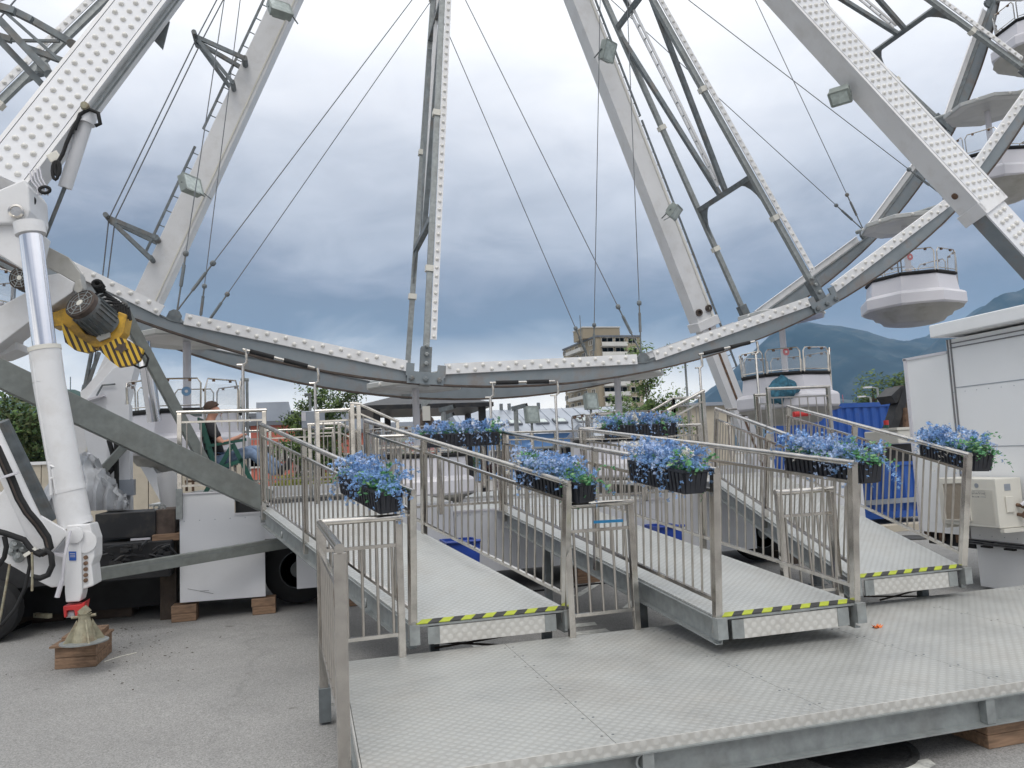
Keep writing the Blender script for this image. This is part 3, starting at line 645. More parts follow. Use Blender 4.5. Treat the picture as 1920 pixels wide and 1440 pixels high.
    # spokes and braces
HUBR = 14.0
SPK = [k for k in range(K0, K1+1, 2)]
for k in SPK:
    ctrd = (Vector((X0, 13.2, ZC))-node(k, 13.2)).normalized(); tang = Vector((ctrd.z, 0, -ctrd.x))
    for Y, near in ((YN, True), (YF, False)):
        a, b = spoke(k, -.25, Y), spoke(k, HUBR, Y)
        so = MB().bar(a, b, .088, .095, up=tang).build('spoke', 'galv', wheel)
        ft = MB().bar(spoke(k, -.3, Y), spoke(k, .32, Y), .15, .17, up=tang).build('spoke_foot', 'galv_dark', so)
        fo = MB()
        for s_ in (.05, .2, .34): fo.lathe([(.035, 0), (.035, .03), (.02, .04)], spoke(k, s_, Y)+Vector((0, -.075, 0)), 6, axis=(0, -1, 0))
        if near: fo.build('bolt', 'galv', so)
        for s_ in (1.6, 4.4, 7.5): p = spoke(k, s_, Y); MB().bar(p, p+ctrd*.10, .13, .15, up=tang).build('clamp', 'ac', so)
        if near:
            # lit strip on the spoke, faces the camera side
            p0, p1 = spoke(k, .45, Y)+Vector((0, -.078, 0)), spoke(k, 13.2, Y)+Vector((0, -.078, 0))
            o_ = tang*(.10 if (tang.x > 0) == (k > 0) else -.10); st = MB().bar(p0+o_, p1+o_, .10, .018, up=(0, 1, 0)).build('light_strip', 'white', so)
            if k in (1, 3): 
                n_ = 62
                for j in range(n_):
                    s_ = .5+j*.145; p = spoke(k, s_, Y)+o_+Vector((0, -.088, 0)); inst('bulb', BULB_S, st, mtx=facing(p, (0, -1, 0)))
            else:
                bs = MB(); 
                for j in range(88): p = spoke(k, .5+j*.145, Y)+o_+Vector((0, -.088, 0)); bs.lathe([(.034, 0), (.024, .026), (.010, .032)], p, 6, axis=(0, -1, 0))
                bs.build('bulb', 'bulb', so, kind='stuff')
    for s_, up_ in ((2.55, True), (6.7, False)):
        pn, pf = spoke(k, s_, YN), spoke(k, s_, YF); mid = (pn+pf)/2
        cb = MB().bar(pn, pf, .09, .10, up=ctrd)
        cb.build('cross_beam', 'galv_dark', wheel)
        if up_:
            for q_, sgn in ((pn, 1), (pf, -1)):
                dy = (pf-pn).normalized()*sgn; arc = []
                for i in range(7):
                    a_ = i/6*math.pi/2; arc.append(q_-ctrd*(.72*(1-math.sin(a_)))+dy*(.55*(1-math.cos(a_)))*1.0)
                g_ = [q_]+[p for p in arc]
                MB().prism([v-tang*.02 for v in g_], tang*.04).build('gusset', 'galv_dark', wheel)
            # V brace to the next beam
            for q_, Yk in ((mid+(pn-pf).normalized()*.10, YN), (mid+(pf-pn).normalized()*.10, YF)):
                MB().bar(q_, spoke(k, 6.5, Yk), .085, .085, up=tang).build('diagonal_brace', 'galv_dark', wheel)
    for Yk in (YN, YF):
        m2 = (spoke(k, 6.8, YN)+spoke(k, 6.8, YF))/2; MB().bar(m2, spoke(k, 10.0, Yk), .075, .075, up=tang).build('diagonal_brace', 'galv_dark', wheel)
    # narrow ladder between the two spoke tubes
    ld = MB(); A = lerp(spoke(k, 2.75, YN), spoke(k, 2.75, YF), .5); B = lerp(spoke(k, 12.5, YN), spoke(k, 12.5, YF), .5)
    dy = Vector((0, .11, 0)); ld.bar(A-dy*.35, B-dy, .028, .05, up=tang); ld.bar(A+dy*.35, B+dy, .028, .05, up=tang); lo_ = ld.build('ladder', 'white', wheel)
    lr = MB(); n_ = 34
    for j in range(n_): q = lerp(A, B, (j+.5)/n_); w_ = dy*(.35+.65*(j+.5)/n_); lr.tube([q-w_, q+w_], .012, 5)
    lr.build('rung', 'galv_dark', lo_)
# cables
for k in range(K0+1, K1, 2):
    for Y in (YN, YF):
        for kk in (k-1, k+1):
            a = node(k, Y, -.06)+Vector((0, .05 if Y < 13 else -.05, 0)); b = spoke(kk, 7.55, Y); d = (b-a).normalized()
            cb = MB().tube([a+d*.95, b], .0085, 5).build('cable', 'cable', wheel)
            tb = MB().tube([a, a+d*.42], .013, 6).tube([a+d*.38, a+d*.72], .026, 6).tube([a+d*.7, a+d*.86], .014, 6).lathe([(.0, -.055), (.038, -.03), (.045, 0), (.038, .03), (0, .055)], a+d*.90, 8, axis=d)
            tb.build('turnbuckle', 'galv_dark', cb)
MB().tube([(X0, 12.3, ZC), (X0, 14.6, ZC)], .55, 24).tube([(X0, 11.4, ZC), (X0, 15.6, ZC)], .22, 16).build('hub', 'white', wheel)

# ------------------------------------------------------------------ gondolas (hang from the wheel, swing on their own)
def make_gondola():
    t = thing('gondola', 'x', 'gondola'); n8 = 8
    rot = math.radians(22.5)
    def ring(r, z, n=n8): return [(r*math.cos(2*math.pi*j/n+rot), r*math.sin(2*math.pi*j/n+rot), z) for j in range(n)]
    MB().lathe([(.30, .03), (.82, -.02), (.87, -.04), (.87, -.11), (.84, -.13), (.6, -.10), (.25, -.12)], (0, 0, -.09), n8, rot).build('canopy', 'canopy', t)
    mb = MB(); 
    for j in range(n8):
        a = 2*math.pi*j/n8+rot+math.pi/n8; mb.lathe([(.03, 0), (.03, .02), (.015, .03)], (.80*math.cos(a), .80*math.sin(a), -.165), 6, axis=(math.cos(a), math.sin(a), .1))
    mb.build('stud', 'bulb', t, kind='stuff')
    MB().tube([(0, 0, -.05), (0, 0, -2.05)], .062, 12).build('pole', 'hull', t, smooth=40)
    MB().tube([(0, -1.15, 0), (0, 1.15, 0)], .045, 10).build('axle', 'galv', t, smooth=40)
    # shell
    MB().lathe([(.80, -1.38), (.86, -1.42), (.90, -1.72), (.99, -1.76), (1.02, -1.80), (1.02, -1.99), (.98, -2.03), (.80, -2.04), (.80, -2.0)], (0, 0, 0), n8, rot).build('body', 'hull', t)
    MB().lathe([(.97, -2.035), (.88, -2.08), (.80, -2.09), (.74, -2.18), (.66, -2.20), (.58, -2.29), (.40, -2.33), (.10, -2.34)], (0, 0, 0), n8*2, rot).build('floor_pan', 'under', t, smooth=50)
    sc = MB()
    for j in range(n8):
        if j in (1, 2): continue
    mb = MB(); P = ring(.86, -1.375)
    for j in range(n8):
        if j == 6: continue
        mb.tube([P[j], P[(j+1) % n8]], .038, 6)
    mb.build('padded_rim', 'black', t)
    MB().lathe([(.55, -1.5), (.55, -1.62), (.5, -1.63), (.5, -1.95), (.0, -1.96)], (0, 0, 0), n8, rot).build('bench', 'white', t)
    # glazed rails
    for j in range(n8):
        a, b = Vector(ring(.88, -1.36)[j]), Vector(ring(.88, -1.36)[(j+1) % n8]); a2, b2 = Vector(ring(.90, -.90)[j]), Vector(ring(.90, -.90)[(j+1) % n8])
        a, b = lerp(a, b, .05), lerp(a, b, .95); a2, b2 = lerp(a2, b2, .05), lerp(a2, b2, .95)
        if j == 6: a, b = a-Vector((0, 0, .52)), b-Vector((0, 0, .52))
        fr = MB().tube([a, lerp(a, a2, .85), lerp(a2, b2, .08), lerp(a2, b2, .92), lerp(b, b2, .85), b], .0135, 6).tube([lerp(a, a2, .12), lerp(b, b2, .12)], .010, 5)
        if j == 6:
            for q in (.28, .5, .72): fr.tube([lerp(a, b, q)+Vector((0, 0, .02)), lerp(a, b, q)+Vector((0, 0, .50))], .010, 5)
            fr.tube([a+Vector((0, 0, .5)), b+Vector((0, 0, .5))], .012, 5); o = fr.build('door', 'stainless', t)
        else: o = fr.build('guard_rail', 'stainless', t)
        lo = .15 if j != 6 else .6
        MB().add([lerp(a, a2, lo), lerp(b, b2, lo), lerp(b, b2, .93), lerp(a, a2, .93)], [(0, 1, 2, 3)]).build('pane', 'glass', o)
        cl = MB(); 
        for q in (.25, .75): p = lerp(a2, b2, q); cl.box(p-Vector((.02, .02, .04)), p+Vector((.02, .02, .0)))
        cl.build('clip', 'rust', o, kind='stuff')
    a_ = math.radians(-62)+rot
    d = Vector((math.cos(a_), math.sin(a_), 0)); return t
GO = make_gondola()
LAB = {-2: ('upper left', 'gondola just off the left edge above the motors'), -1: ('', 'gondola at the left edge beside the small electric motor'),
       0: ('', 'lowest left gondola with blue sticker, right behind the seated man'), 1: ('', 'gondola at the wheel bottom with blue sticker on its pole'),
       2: ('', 'gondola with red sticker on its pole in front of the apartment tower'), 3: ('', 'white gondola with a teal cloth lying on its rim before the mountain'),
       4: ('', 'white gondola hanging free in the sky right of the bent rim'), 5: ('', 'gondola hanging at the right edge below the top right one'),
       6: ('', 'topmost gondola in the upper right corner of the view'), 7: ('', 'gondola above the upper right corner')}
GOS = {k: (GO if k == -1 else dup(GO)) for k in range(-1, 7)}
for k in range(-1, 7):
    o = GOS[k]
    P = node(k, 13.195, .02); o.location = P; o['label'] = LAB[k][1]; o['group'] = 'gondolas hanging from the ferris wheel'
    o.rotation_euler = (0, 0, math.radians({-1: 20, 0: 0, 1: 36, 2: 5, 3: 8, 4: 14, 5: 30, 6: -10}[k]))
    blue = k in (-1, 0, 1)
    st = MB().lathe([(.0, 0), (.075, 0), (.075, .006), (.0, .006)], (0, 0, 0), 20).mesh('sticker', 'stick_blue' if blue else 'stick_red')
    st2 = MB().lathe([(.024, 0), (.024, .002)], (0, 0, .0065), 10).mesh('emblem', 'white')
    q = bpy.data.objects.new('sticker', st); COL.objects.link(q); q.parent = o
    mi = o.rotation_euler.to_matrix().inverted().to_4x4()
    q.matrix_local = mi @ (Matrix.Translation((-.0, -.072, -1.02 if k in (0,1,2) else -.88)) @ Matrix.Rotation(math.pi/2, 4, 'X'))
    q2 = bpy.data.objects.new('emblem', st2); COL.objects.link(q2); q2.parent = q
    if k in (3, 4):
        s3 = bpy.data.objects.new('sticker', st); COL.objects.link(s3); s3.parent = o; a_ = math.radians(-38)
        s3.matrix_local = mi @ (Matrix.Translation(Vector((math.cos(a_), math.sin(a_), 0))*1.0+Vector((0, 0, -1.88))) @ Vector((0, 0, 1)).rotation_difference(Vector((math.cos(a_), math.sin(a_), 0))).to_matrix().to_4x4())
        e3 = bpy.data.objects.new('emblem', st2); COL.objects.link(e3); e3.parent = s3
# teal cloth on gondola 3
c = at(1466, 722, Y=12.35); rr = random.Random(3); mb = MB(); nx, ny = 26, 20
for j in range(ny+1):
    for i in range(nx+1):
        u, v = i/nx*2*math.pi, j/ny*math.pi
        wob = 1+.16*math.sin(u*5+v*3)+.10*math.sin(u*9-v*4)+.05*rr.random()
        mb.v.append((c.x+.30*math.cos(u)*math.sin(v)*wob, c.y+.13*math.sin(u)*math.sin(v)*wob, c.z-.02+.17*math.cos(v)*wob-.10*abs(math.cos(u))*math.sin(v)-(.12*(v/math.pi) if math.cos(u) < 0 else 0)))
for j in range(ny):
    for i in range(nx): a = j*(nx+1)+i; mb.f.append((a, a+1, a+nx+2, a+nx+1))
tag(mb.build('cloth', 'teal', smooth=180), 'crumpled teal cloth hanging over the rim of the gondola before the mountain', 'cloth')

# ================================================================== SUPPORT LEGS
def leg(name, a, b, w, d, inplane, m='white'):
    pass
def frame_of(a, b):
    d = (b-a).normalized(); s_ = Vector((0, 1, 0)); s_ = (s_-d*s_.dot(d)).normalized(); u = d.cross(s_).normalized(); return d, s_, u   # s_: depth dir, u: in plane
LN_b, LN_t = at(12, 352, Y=9.2), at(832, -712, Y=12.3)
RN_b, RN_t = at(1846, 395, Y=9.2), at(828, -712, Y=12.3)
LF_b, LF_t = at(140, 862, Y=16.9), at(836, -640, Y=15.2)
RF_b, RF_t = at(1425, 880, Y=16.9), at(836, -640, Y=15.2)
def slab(mb, A, B, d, s_, u, s0, s1, u0, u1):
    vs = [p+s_*i+u*j for p in (A, B) for i, j in ((s0, u0), (s1, u0), (s1, u1), (s0, u1))]
    mb.add(vs, [(0, 1, 2, 3), (7, 6, 5, 4), (0, 4, 5, 1), (1, 5, 6, 2), (2, 6, 7, 3), (3, 7, 4, 0)]); return mb
def near_leg(a, b, cols, label, pitch, maxb, w=.46, dep=.40, colsp=.12, ubase=0.0):
    d, s_, u = frame_of(a, b); t = thing('support_leg', label, 'support leg', a)
    side = 1 if b.x > a.x else -1          # camera sees the underside towards the middle
    mb = MB(); slab(mb, a, b, d, s_, u, -dep/2, dep/2, -w/2, w/2); mb.build('beam', 'white', t, bevel=.012)
    mb = MB()
    for e_ in (-1, 1): slab(mb, a, b, d, s_, u, -dep/2-.035, -dep/2-.004, e_*(w/2)-.02, e_*(w/2)+.02)
    mb.build('edge_rail', 'white', t)
    mb = MB(); slab(mb, a+d*.0, b, d, s_, u, -dep/2-.034, -dep/2-.010, -w/2+.03, w/2-.03); mb.build('light_panel', 'white_panel', t)
    n_ = 0; Lm = (b-a).length; j = 0; bs = MB(); pan = t.children[-1]; rows = []
    while .1+j*pitch < Lm*.98:
        s1 = .1+j*pitch
        for c_ in range(cols):
            off = (c_-(cols-1)/2)*colsp+(0 if cols > 3 else 0)
            p = a+d*(s1+(c_*pitch*.28))+u*(off+ubase)-s_*(dep/2+.034)
            if n_ < maxb: inst('bulb', BULB, pan, mtx=facing(p, -s_)); n_ += 1
            else: bs.lathe([(.040, 0), (.028, .03), (.012, .038)], p, 6, axis=-s_)
        j += 1
    if bs.v: bs.build('bulb', 'bulb', pan, kind='stuff')
    return t, d, s_, u
tL, dL, sL, uL = near_leg(LN_b, LN_t, 3, 'broad white support leg with three rows of bulbs at upper left', .148, 200)
tR, dR, sR, uR = near_leg(RN_b+( RN_b-RN_t).normalized()*0, RN_t, 4, 'broad white support leg with four rows of bulbs at upper right', .135, 290, colsp=.10)
# lower sliding part of right leg and collar
ext = (RN_b-RN_t).normalized(); A = RN_b; B = RN_b+ext*4.6
mb = MB(); slab(mb, A+ext*.02, B, ext, sR, uR, -.155, .155, -.19, .19); mb.build('inner_beam', 'web', tR, bevel=.01)
mb = MB(); slab(mb, A-ext*.16, A+ext*.05, ext, sR, uR, -.235, .235, -.26, .26); mb.build('collar', 'white', tR, bevel=.01)
mb = MB(); slab(mb, A+ext*.05, B, ext, sR, uR, -.195, -.165, -.19, .23); pz = mb.build('light_panel', 'white_panel', tR)
bs = MB()
for j in range(30):
    for c_ in range(3): bs.lathe([(.040, 0), (.028, .03), (.012, .038)], A+ext*(.15+j*.14)+uR*((c_-1)*.10+.02)-sR*.196, 6, axis=-sR)
bs.build('bulb', 'bulb', pz, kind='stuff')
c = A-ext*.22; sgn = -1
for q in (1.05, .55):
    p = A-ext*q+uR*(.232)*1; 
hole = MB(); p = at(1800, 398, Y=9.2); hole.lathe([(.05, 0), (.05, .02), (.0, .02)], RN_b-ext*.45+uR*.232*(1 if uR.x < 0 else -1), 10, axis=uR*(1 if uR.x < 0 else -1)); hole.build('bolt', 'rust', tR)
# left leg: pipes on the underside
und = uL if uL.x > 0 else -uL
mb = MB()
for q in (-.10, .0): mb.tube([LN_b+und*.255+sL*q+dL*.9, LN_b+und*.255+sL*q+dL*12], .014, 6)
mb.build('conduit', 'galv', tL)
for cx_, cy_, rx_, ry_ in ((104, 320, 6, 17), (108, 316, 5, 14), (84, 356, 10, 6), (60, 377, 5, 7)):
    MB().tube([at(cx_+rx_*math.cos(i*math.pi/6), cy_+ry_*math.sin(i*math.pi/6), Y=8.95) for i in range(13)], .017, 7).build('hose', 'black', tL, smooth=60)
MB().tube([at(x, y, Y=8.98) for x, y in ((110, 302), (118, 288), (124, 270), (135, 245), (150, 218))], .02, 7).build('hose', 'black', tL, smooth=60)
for i in range(4): MB().tube([at(56+6*i, 322-3*i, Y=8.97), at(60+6*i, 340-2*i, Y=8.97), at(70+6*i, 352, Y=8.97), at(72+6*i, 366, Y=8.97)], .010, 6).build('pipe', 'hull', tL, smooth=60)
MB().bar(at(92, 300, Y=9.0), at(112, 290, Y=9.0), .06, .1).build('valve_block', 'ac', tL, bevel=.01)
mb = MB(); q = at(298, 62, Y=10.2); mb.prism([at(300, 38, Y=10.1), at(318, 40, Y=10.1), at(305, 92, Y=10.1), at(286, 72, Y=10.1)], (0, .03, 0)); mb.build('flap', 'galv_dark', tL)
# pivot head of left leg
mb = MB(); mb.prism([at(-60, 380, Y=8.78), at(45, 335, Y=8.78), at(54, 350, Y=8.78), at(56, 395, Y=8.78), at(50, 412, Y=8.78), at(38, 418, Y=8.78), at(-60, 422, Y=8.78)], (0, .62, 0)); mb.build('pivot_head', 'white', tL, bevel=.02)
c = at(31, 397, Y=8.74); mb = MB().lathe([(.075, 0), (.075, .02), (.055, .024), (.05, .015), (0, .015)], c, 20, axis=(0, -1, 0)); mb.build('pivot_pin', 'stainless', tL, smooth=40)
mb = MB(); mb.prism([at(-60, 424, Y=8.85), at(48, 417, Y=8.85), at(70, 430, Y=8.85), at(60, 470, Y=8.85), at(66, 520, Y=8.85), at(-60, 440, Y=8.85)], (0, .45, 0)); mb.build('bracket', 'white', tL, bevel=.01)
MB().tube([at(54, 418, Y=8.25), at(58, 440, Y=8.25)], .135, 20).build('rod_eye', 'white', tL, smooth=50)
# far legs
def far_leg(a, b, label, w=.50, dep=.42, ladder=-1):
    d, s_, u = frame_of(a, b); t = thing('support_leg', label, 'support leg', a)
    if u.x < 0: u = -u
    mb = MB(); slab(mb, a, b, d, s_, u, -dep/2, dep/2, -w/2, w/2); mb.build('beam', 'white', t, bevel=.012)
    mb = MB(); slab(mb, a, b, d, s_, u, -dep/2-.02, -dep/2-.003, w/2-.09*1, w/2-.06); mb.build('conduit', 'ac', t)
    return t, d, s_, u
tLF, dF, sF, uF = far_leg(LF_b, LF_t, 'plain white rear support leg leaning at upper left')
tRF, dG, sG, uG = far_leg(lerp(RF_b, RF_t, .195), RF_t, 'plain white rear support leg right of the centre')
eg = (RF_b-RF_t).normalized(); A = lerp(RF_b, RF_t, .195)
mb = MB(); slab(mb, A, RF_b, eg, sG, uG, -.17, .17, -.19, .19); mb.build('inner_beam', 'white', tRF)
mb = MB(); slab(mb, A-eg*.1, A+eg*.12, eg, sG, uG, -.25, .25, -.30, .30); mb.build('collar', 'white', tRF, bevel=.01)
for q in (-.12, .12): MB().lathe([(.085, 0), (.085, .05), (.05, .055), (.045, .01), (0, .01)], A-eg*.32-sG*.21+uG*q*1.2, 14, axis=-sG).build('lamp', 'rustedge', tRF)
mb = MB(); slab(mb, A, RF_b, eg, sG, uG, -.178, -.172, -.03, .03); mb.build('rust_streak', 'rust', tRF)
def ladder(t, a, d, s_, off, s0, s1, name='ladder', gaps=()):
    mb = MB(); w_ = .26; rail = a+off
    for q0, q1 in [(s0, s1)] if not gaps else gaps:
        mb2 = MB().bar(rail+d*q0, rail+d*q1, .03, .045); o = mb2.build('ladder', 'galv_dark', t)
        r_ = MB(); q = q0
        inn = off.normalized()
        while q < q1: r_.tube([rail+d*q, rail+d*q-inn*.17], .012, 5); q += .33
        r_.build('rung', 'galv_dark', o)
LFtot = (LF_t-LF_b).length
ladder(tLF, LF_b, dF, sF, -uF*.43, 0, 1, gaps=[(4.3, 6.75), (7.15, 10.7), (10.9, 15)])
ladder(tRF, RF_b, dG, sG, uG*.43, 0, 1, gaps=[(2.6, 9.0), (9.1, 12.2), (12.4, 16)])
def cable_bracket(t, tip, r1, r2, dy=.5, m='galv_dark'):
    for e_ in (-1, 1):
        o = Vector((0, dy/2*e_, 0)); mb = MB(); mb.bar(tip+o*.4, r1+o, .07, .08); mb.bar(tip+o*.4, r2+o, .06, .07); mb.build('cable_bracket', m, t)
    for c_, r_ in ((tip, .05), (r1, .06), (r2, .05)): MB().tube([c_-Vector((0, dy*.55, 0)), c_+Vector((0, dy*.55, 0))], r_, 8).build('pin', 'galv_dark', t)
cable_bracket(tLF, at(367, 73, Y=15.9), at(460, 121, Y=15.9), at(438, 165, Y=15.9))
cable_bracket(tLF, at(204, 410, Y=16.3), at(297, 452, Y=16.3), at(287, 489, Y=16.3))
for e_ in (0, 12):
    pts = [at(430+e_-8, -30, Y=15.7), at(368+e_, 73, Y=15.8), at(204+e_, 410, Y=16.2), at(190+e_*.8, 540, Y=16.4), at(160+e_*.6, 732, Y=16.7)]
    MB().tube(pts, .013, 5).build('cable', 'cable', tLF)
for e_ in (0, 14): a_ = at(172+e_, 660, Y=16.6); b_ = at(160+e_*.3, 722, Y=16.7); MB().tube([a_, b_], .04, 6).tube([b_, b_+(b_-a_)*.25], .055, 6).build('turnbuckle', 'galv_dark', tLF)
mb = MB(); Yp = 16.5; mb.prism([at(150, 735, Y=Yp), at(160, 727, Y=Yp), at(212, 665, Y=Yp), at(226, 690, Y=Yp), at(200, 741, Y=Yp), at(153, 755, Y=Yp)], (0, .35, 0)); mb.build('cable_plate', 'white', tLF, bevel=.01)
MB().bar(at(153, 757, Y=16.45), at(200, 743, Y=16.45), .5, .04).build('plate_edge', 'hull', tLF)
MB().tube([at(216, 720, Y=16.35), at(192, 722, Y=16.35), at(181, 742, Y=16.35)], .02, 6).build('handle', 'galv_dark', tLF)
mb = MB(); mb.prism([at(212, 690, Y=16.4), at(258, 672, Y=16.4), at(228, 780, Y=16.4), at(236, 860, Y=16.4), at(140, 930, Y=16.4), at(165, 850, Y=16.4), at(150, 762, Y=16.4)], (0, .5, 0)); mb.build('foot', 'white_panel', tLF, bevel=.01)
# big galvanised brackets at the left edge, front leg, with cables
Yb = 10.1
br = [((-30, 5), (28, 22), 13), ((28, 22), (60, 38), 12), ((60, 38), (140, 84), 12), ((0, 38), (100, 145), 12), ((-20, 55), (84, 164), 11), ((20, 76), (112, 77), 5), ((2, 16), (120, 120), 5), ((45, 88), (122, 116), 10), ((-30, 60), (22, 75), 11)]
for i, (a, b, w) in enumerate(br):
    yy = Yb-.25+(i % 3)*.2; MB().bar(at(*a, Y=yy), at(*b, Y=yy), w*.0062, w*.0066).build('cable_bracket', 'galv_dark', tL)
for p_ in ((134, 82), (92, 140)): MB().tube([at(*p_, Y=9.65), at(*p_, Y=10.2)], .055, 10).build('pin', 'galv_dark', tL)
MB().prism([at(70, 110, Y=9.9), at(90, 118, Y=9.9), at(100, 142, Y=9.9), at(84, 136, Y=9.9), at(68, 132, Y=9.9)], (0, .05, 0)).build('bracket_plate', 'galv', tL)
for a, b in (((33, -5), (-10, 45)), ((215, 5), (150, 88)), ((150, 88), (20, 250)), ((60, 200), (-20, 290))): MB().tube([at(*a, Y=10.0), at(*b, Y=10.0)], .010, 5).build('cable', 'cable', tL)
# floodlights on the legs
fls = [((362, 345), 15.55, (.75, -.55, .25), 'floodlight on the rear left leg above the lower cable bracket', .44, .34), ((526, 12), 15.2, (.3, -.75, .5), 'floodlight at the top edge on the rear left leg', .44, .38),
       ((1143, 96), 15.2, (.45, -.8, -.35), 'upper floodlight on the rear right leg', .36, .42), ((1268, 399), 15.6, (.55, -.5, -.62), 'lower floodlight on the rear right leg', .42, .30),
       ((1575, 183), 9.9, (-.45, -.35, -.8), 'floodlight hanging below the bulb lined right leg', .30, .24)]
for (px, Y_, n_, lb, w_, h_) in fls:
    c = at(*px, Y=Y_)
    if px[0] < 700: brk = c+Vector((.25, .2, -.2))
    elif px[0] > 1500: brk = c+Vector((.15, .15, .18))
    else: brk = c+Vector((-.25, .2, -.1))
    floodlight(c, n_, lb, w_, h_, .15, brk=brk, group='floodlights on the wheel legs')

# ================================================================== RAILINGS
def railing(par, a, b, h=1.0, up=(0, 0, 1), posts=(0, 1), spacing=.115, low=.11, mid=.86, pw=.052, foot=.0, tube=.024, bal=.0092, name='railing', top=True, cap=None, shared=True):
    "square posts, round handrail, thin second rail and bottom rail with round balusters between"
    a, b, up = Vector(a), Vector(b), Vector(up).normalized(); d = (b-a).normalized(); Ln = (b-a).length
    mb = MB()
    if top: mb.tube([a+up*h-d*.03, b+up*h+d*.03], tube, 10)
    r = mb.build(name, 'stainless', par, smooth=40)
    for t_ in posts:
        p = a+d*(Ln*t_); MB().bar(p-up*foot, p+up*(h-.018), pw, pw, up=d).build('post', 'stainless', r, bevel=.003)
    MB().bar(a+up*mid, b+up*mid, .024, .024, up=up).build('rail', 'stainless', r); MB().bar(a+up*low, b+up*low, .026, .026, up=up).build('rail', 'stainless', r)
    n_ = max(2, int(Ln/spacing)); me = MB().tube([up*(low+.012), up*(mid-.012)], bal, 6).mesh('baluster', 'bar', smooth=60)
    for j in range(n_):
        t_ = (j+.5)/n_
        if any(abs(t_-q)*Ln < .045 for q in posts): continue
        inst('baluster', me, r, loc=a+d*(Ln*t_))
    return r

# ================================================================== DECK TRAILER
tr = thing('deck_trailer', 'long white skirted trailer deck under the wheel on timber blocks', 'trailer', (3, 11, 0))
SY = 10.0
def skirt(x0, x1, z0, z1, y=SY, m='white_panel'):
    MB().box((x0+.004, y, z0), (x1-.004, y+.03, z1)).build('skirt_panel', m, tr)
xs = [at(337, 1000, Y=SY).x, at(440, 1000, Y=SY).x, at(497, 1060, Y=SY).x, at(556, 1060, Y=SY).x]
zlow = .20
MB().prism([(xs[0], SY, at(340, 1130, Y=SY).z), (xs[2], SY, at(497, 1118, Y=SY).z), (xs[2], SY, 1.21), (xs[1], SY, 1.21), (xs[1], SY, 1.485), (xs[0], SY, 1.485)], (0, .03, 0)).build('skirt_panel', 'white_panel', tr)
mb = MB().box((xs[0], SY-.012, 1.487), (xs[1]+.02, SY+.05, 1.505)).box((xs[1], SY-.012, 1.21), (.25, SY+.04, 1.23)); mb.build('edge_trim', 'hull', tr)
MB().prism([(xs[3], SY, .26), (.95, SY, .26), (.95, SY, 1.21), (xs[2], SY, 1.21), (xs[2], SY, .99), (xs[3]-.06, SY, .99), (xs[3], SY, .93)], (0, .03, 0)).build('skirt_panel', 'white_panel', tr)
for x0_, x1_, zt_ in ((.95, 1.85, 1.21), (1.85, 3.3, 1.06), (3.3, 4.9, 1.06), (4.9, 6.3, 1.27), (6.9, 8.2, 1.27)): skirt(x0_, x1_, .27, zt_)
skirt(6.3, 6.9, .62, 1.27)
mb = MB().box((1.85, SY-.012, 1.06), (4.9, SY+.04, 1.085)).box((4.9, SY-.012, 1.27), (8.2, SY+.04, 1.295)); mb.build('edge_trim', 'hull', tr)
# scratches on the first panel
mb = MB(); mb.bar(at(352, 1104, Y=SY-.003), at(400, 1113, Y=SY-.003), .003, .004); mb.bar(at(375, 1108, Y=SY-.003), at(392, 1107, Y=SY-.003), .003, .004); mb.build('scratch', 'labelink', tr)
for (x0_, x1_, y0_, y1_, z_) in ((xs[0]-.05, xs[1], SY+.03, 12.2, 1.485), (xs[1], 1.85, SY+.03, 12.4, 1.21), (1.85, 4.9, SY+.03, 12.4, 1.06), (4.9, 8.2, SY+.03, 12.4, 1.27)):
    n_ = max(1, round((x1_-x0_)/1.2))
    for j in range(n_):
        u0, u1 = x0_+(x1_-x0_)*j/n_, x0_+(x1_-x0_)*(j+1)/n_
        MB().box((u0+.004, y0_, z_-.04), (u1-.004, y1_, z_)).build('deck_plate', 'tread_fine', tr)
# far loading deck behind the gondolas
for j in range(9): MB().box((-2.6+j*1.2, 14.3, 1.0 if 3 < j < 7 else 1.2), (-2.6+j*1.2+1.19, 16.2, 1.04 if 3 < j < 7 else 1.24)).build('deck_plate', 'tread_fine', tr)
MB().box((-.7, 14.9, .9), (2.6, 14.94, 1.42)).build('kick_panel', 'white_panel', tr)
MB().box((4.4, 14.9, .7), (9.4, 14.94, 1.36)).build('kick_panel', 'white_panel', tr)
MB().box((-2.7, 14.26, .25), (9.0, 14.30, 1.0)).build('rear_skirt', 'white_panel', tr)
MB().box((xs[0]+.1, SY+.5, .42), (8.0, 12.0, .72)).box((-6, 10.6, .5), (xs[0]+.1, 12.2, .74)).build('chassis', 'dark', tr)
for u, y_ in ((-.12, SY+.42), (1.05, SY+.42), (6.6, SY+.42)):
    w_ = MB().lathe([(0, -.13), (.38, -.13), (.43, -.09), (.44, 0), (.43, .09), (.38, .13), (0, .13)], (u, y_, .46), 28, axis=(0, 1, 0)).build('wheel', 'black', tr, smooth=40)
    rm = MB().lathe([(.0, -.135), (.10, -.150), (.11, -.10), (.2, -.10), (.235, -.14), (.24, -.13)], (u, y_, .46), 24, axis=(0, 1, 0)).build('rim', 'galv_dark', w_, smooth=40)
    for j in range(8): a_ = j*math.pi/4; MB().lathe([(.014, 0), (.014, .03), (0, .03)], (u+.15*math.cos(a_), y_-.10, .46+.15*math.sin(a_)), 6, axis=(0, -1, 0)).build('bolt', 'galv', w_)
MB().box((xs[0]+.02, SY+.05, .26), (xs[2]-.02, SY+.34, .30)).build('underframe', 'blackpaint', tr)
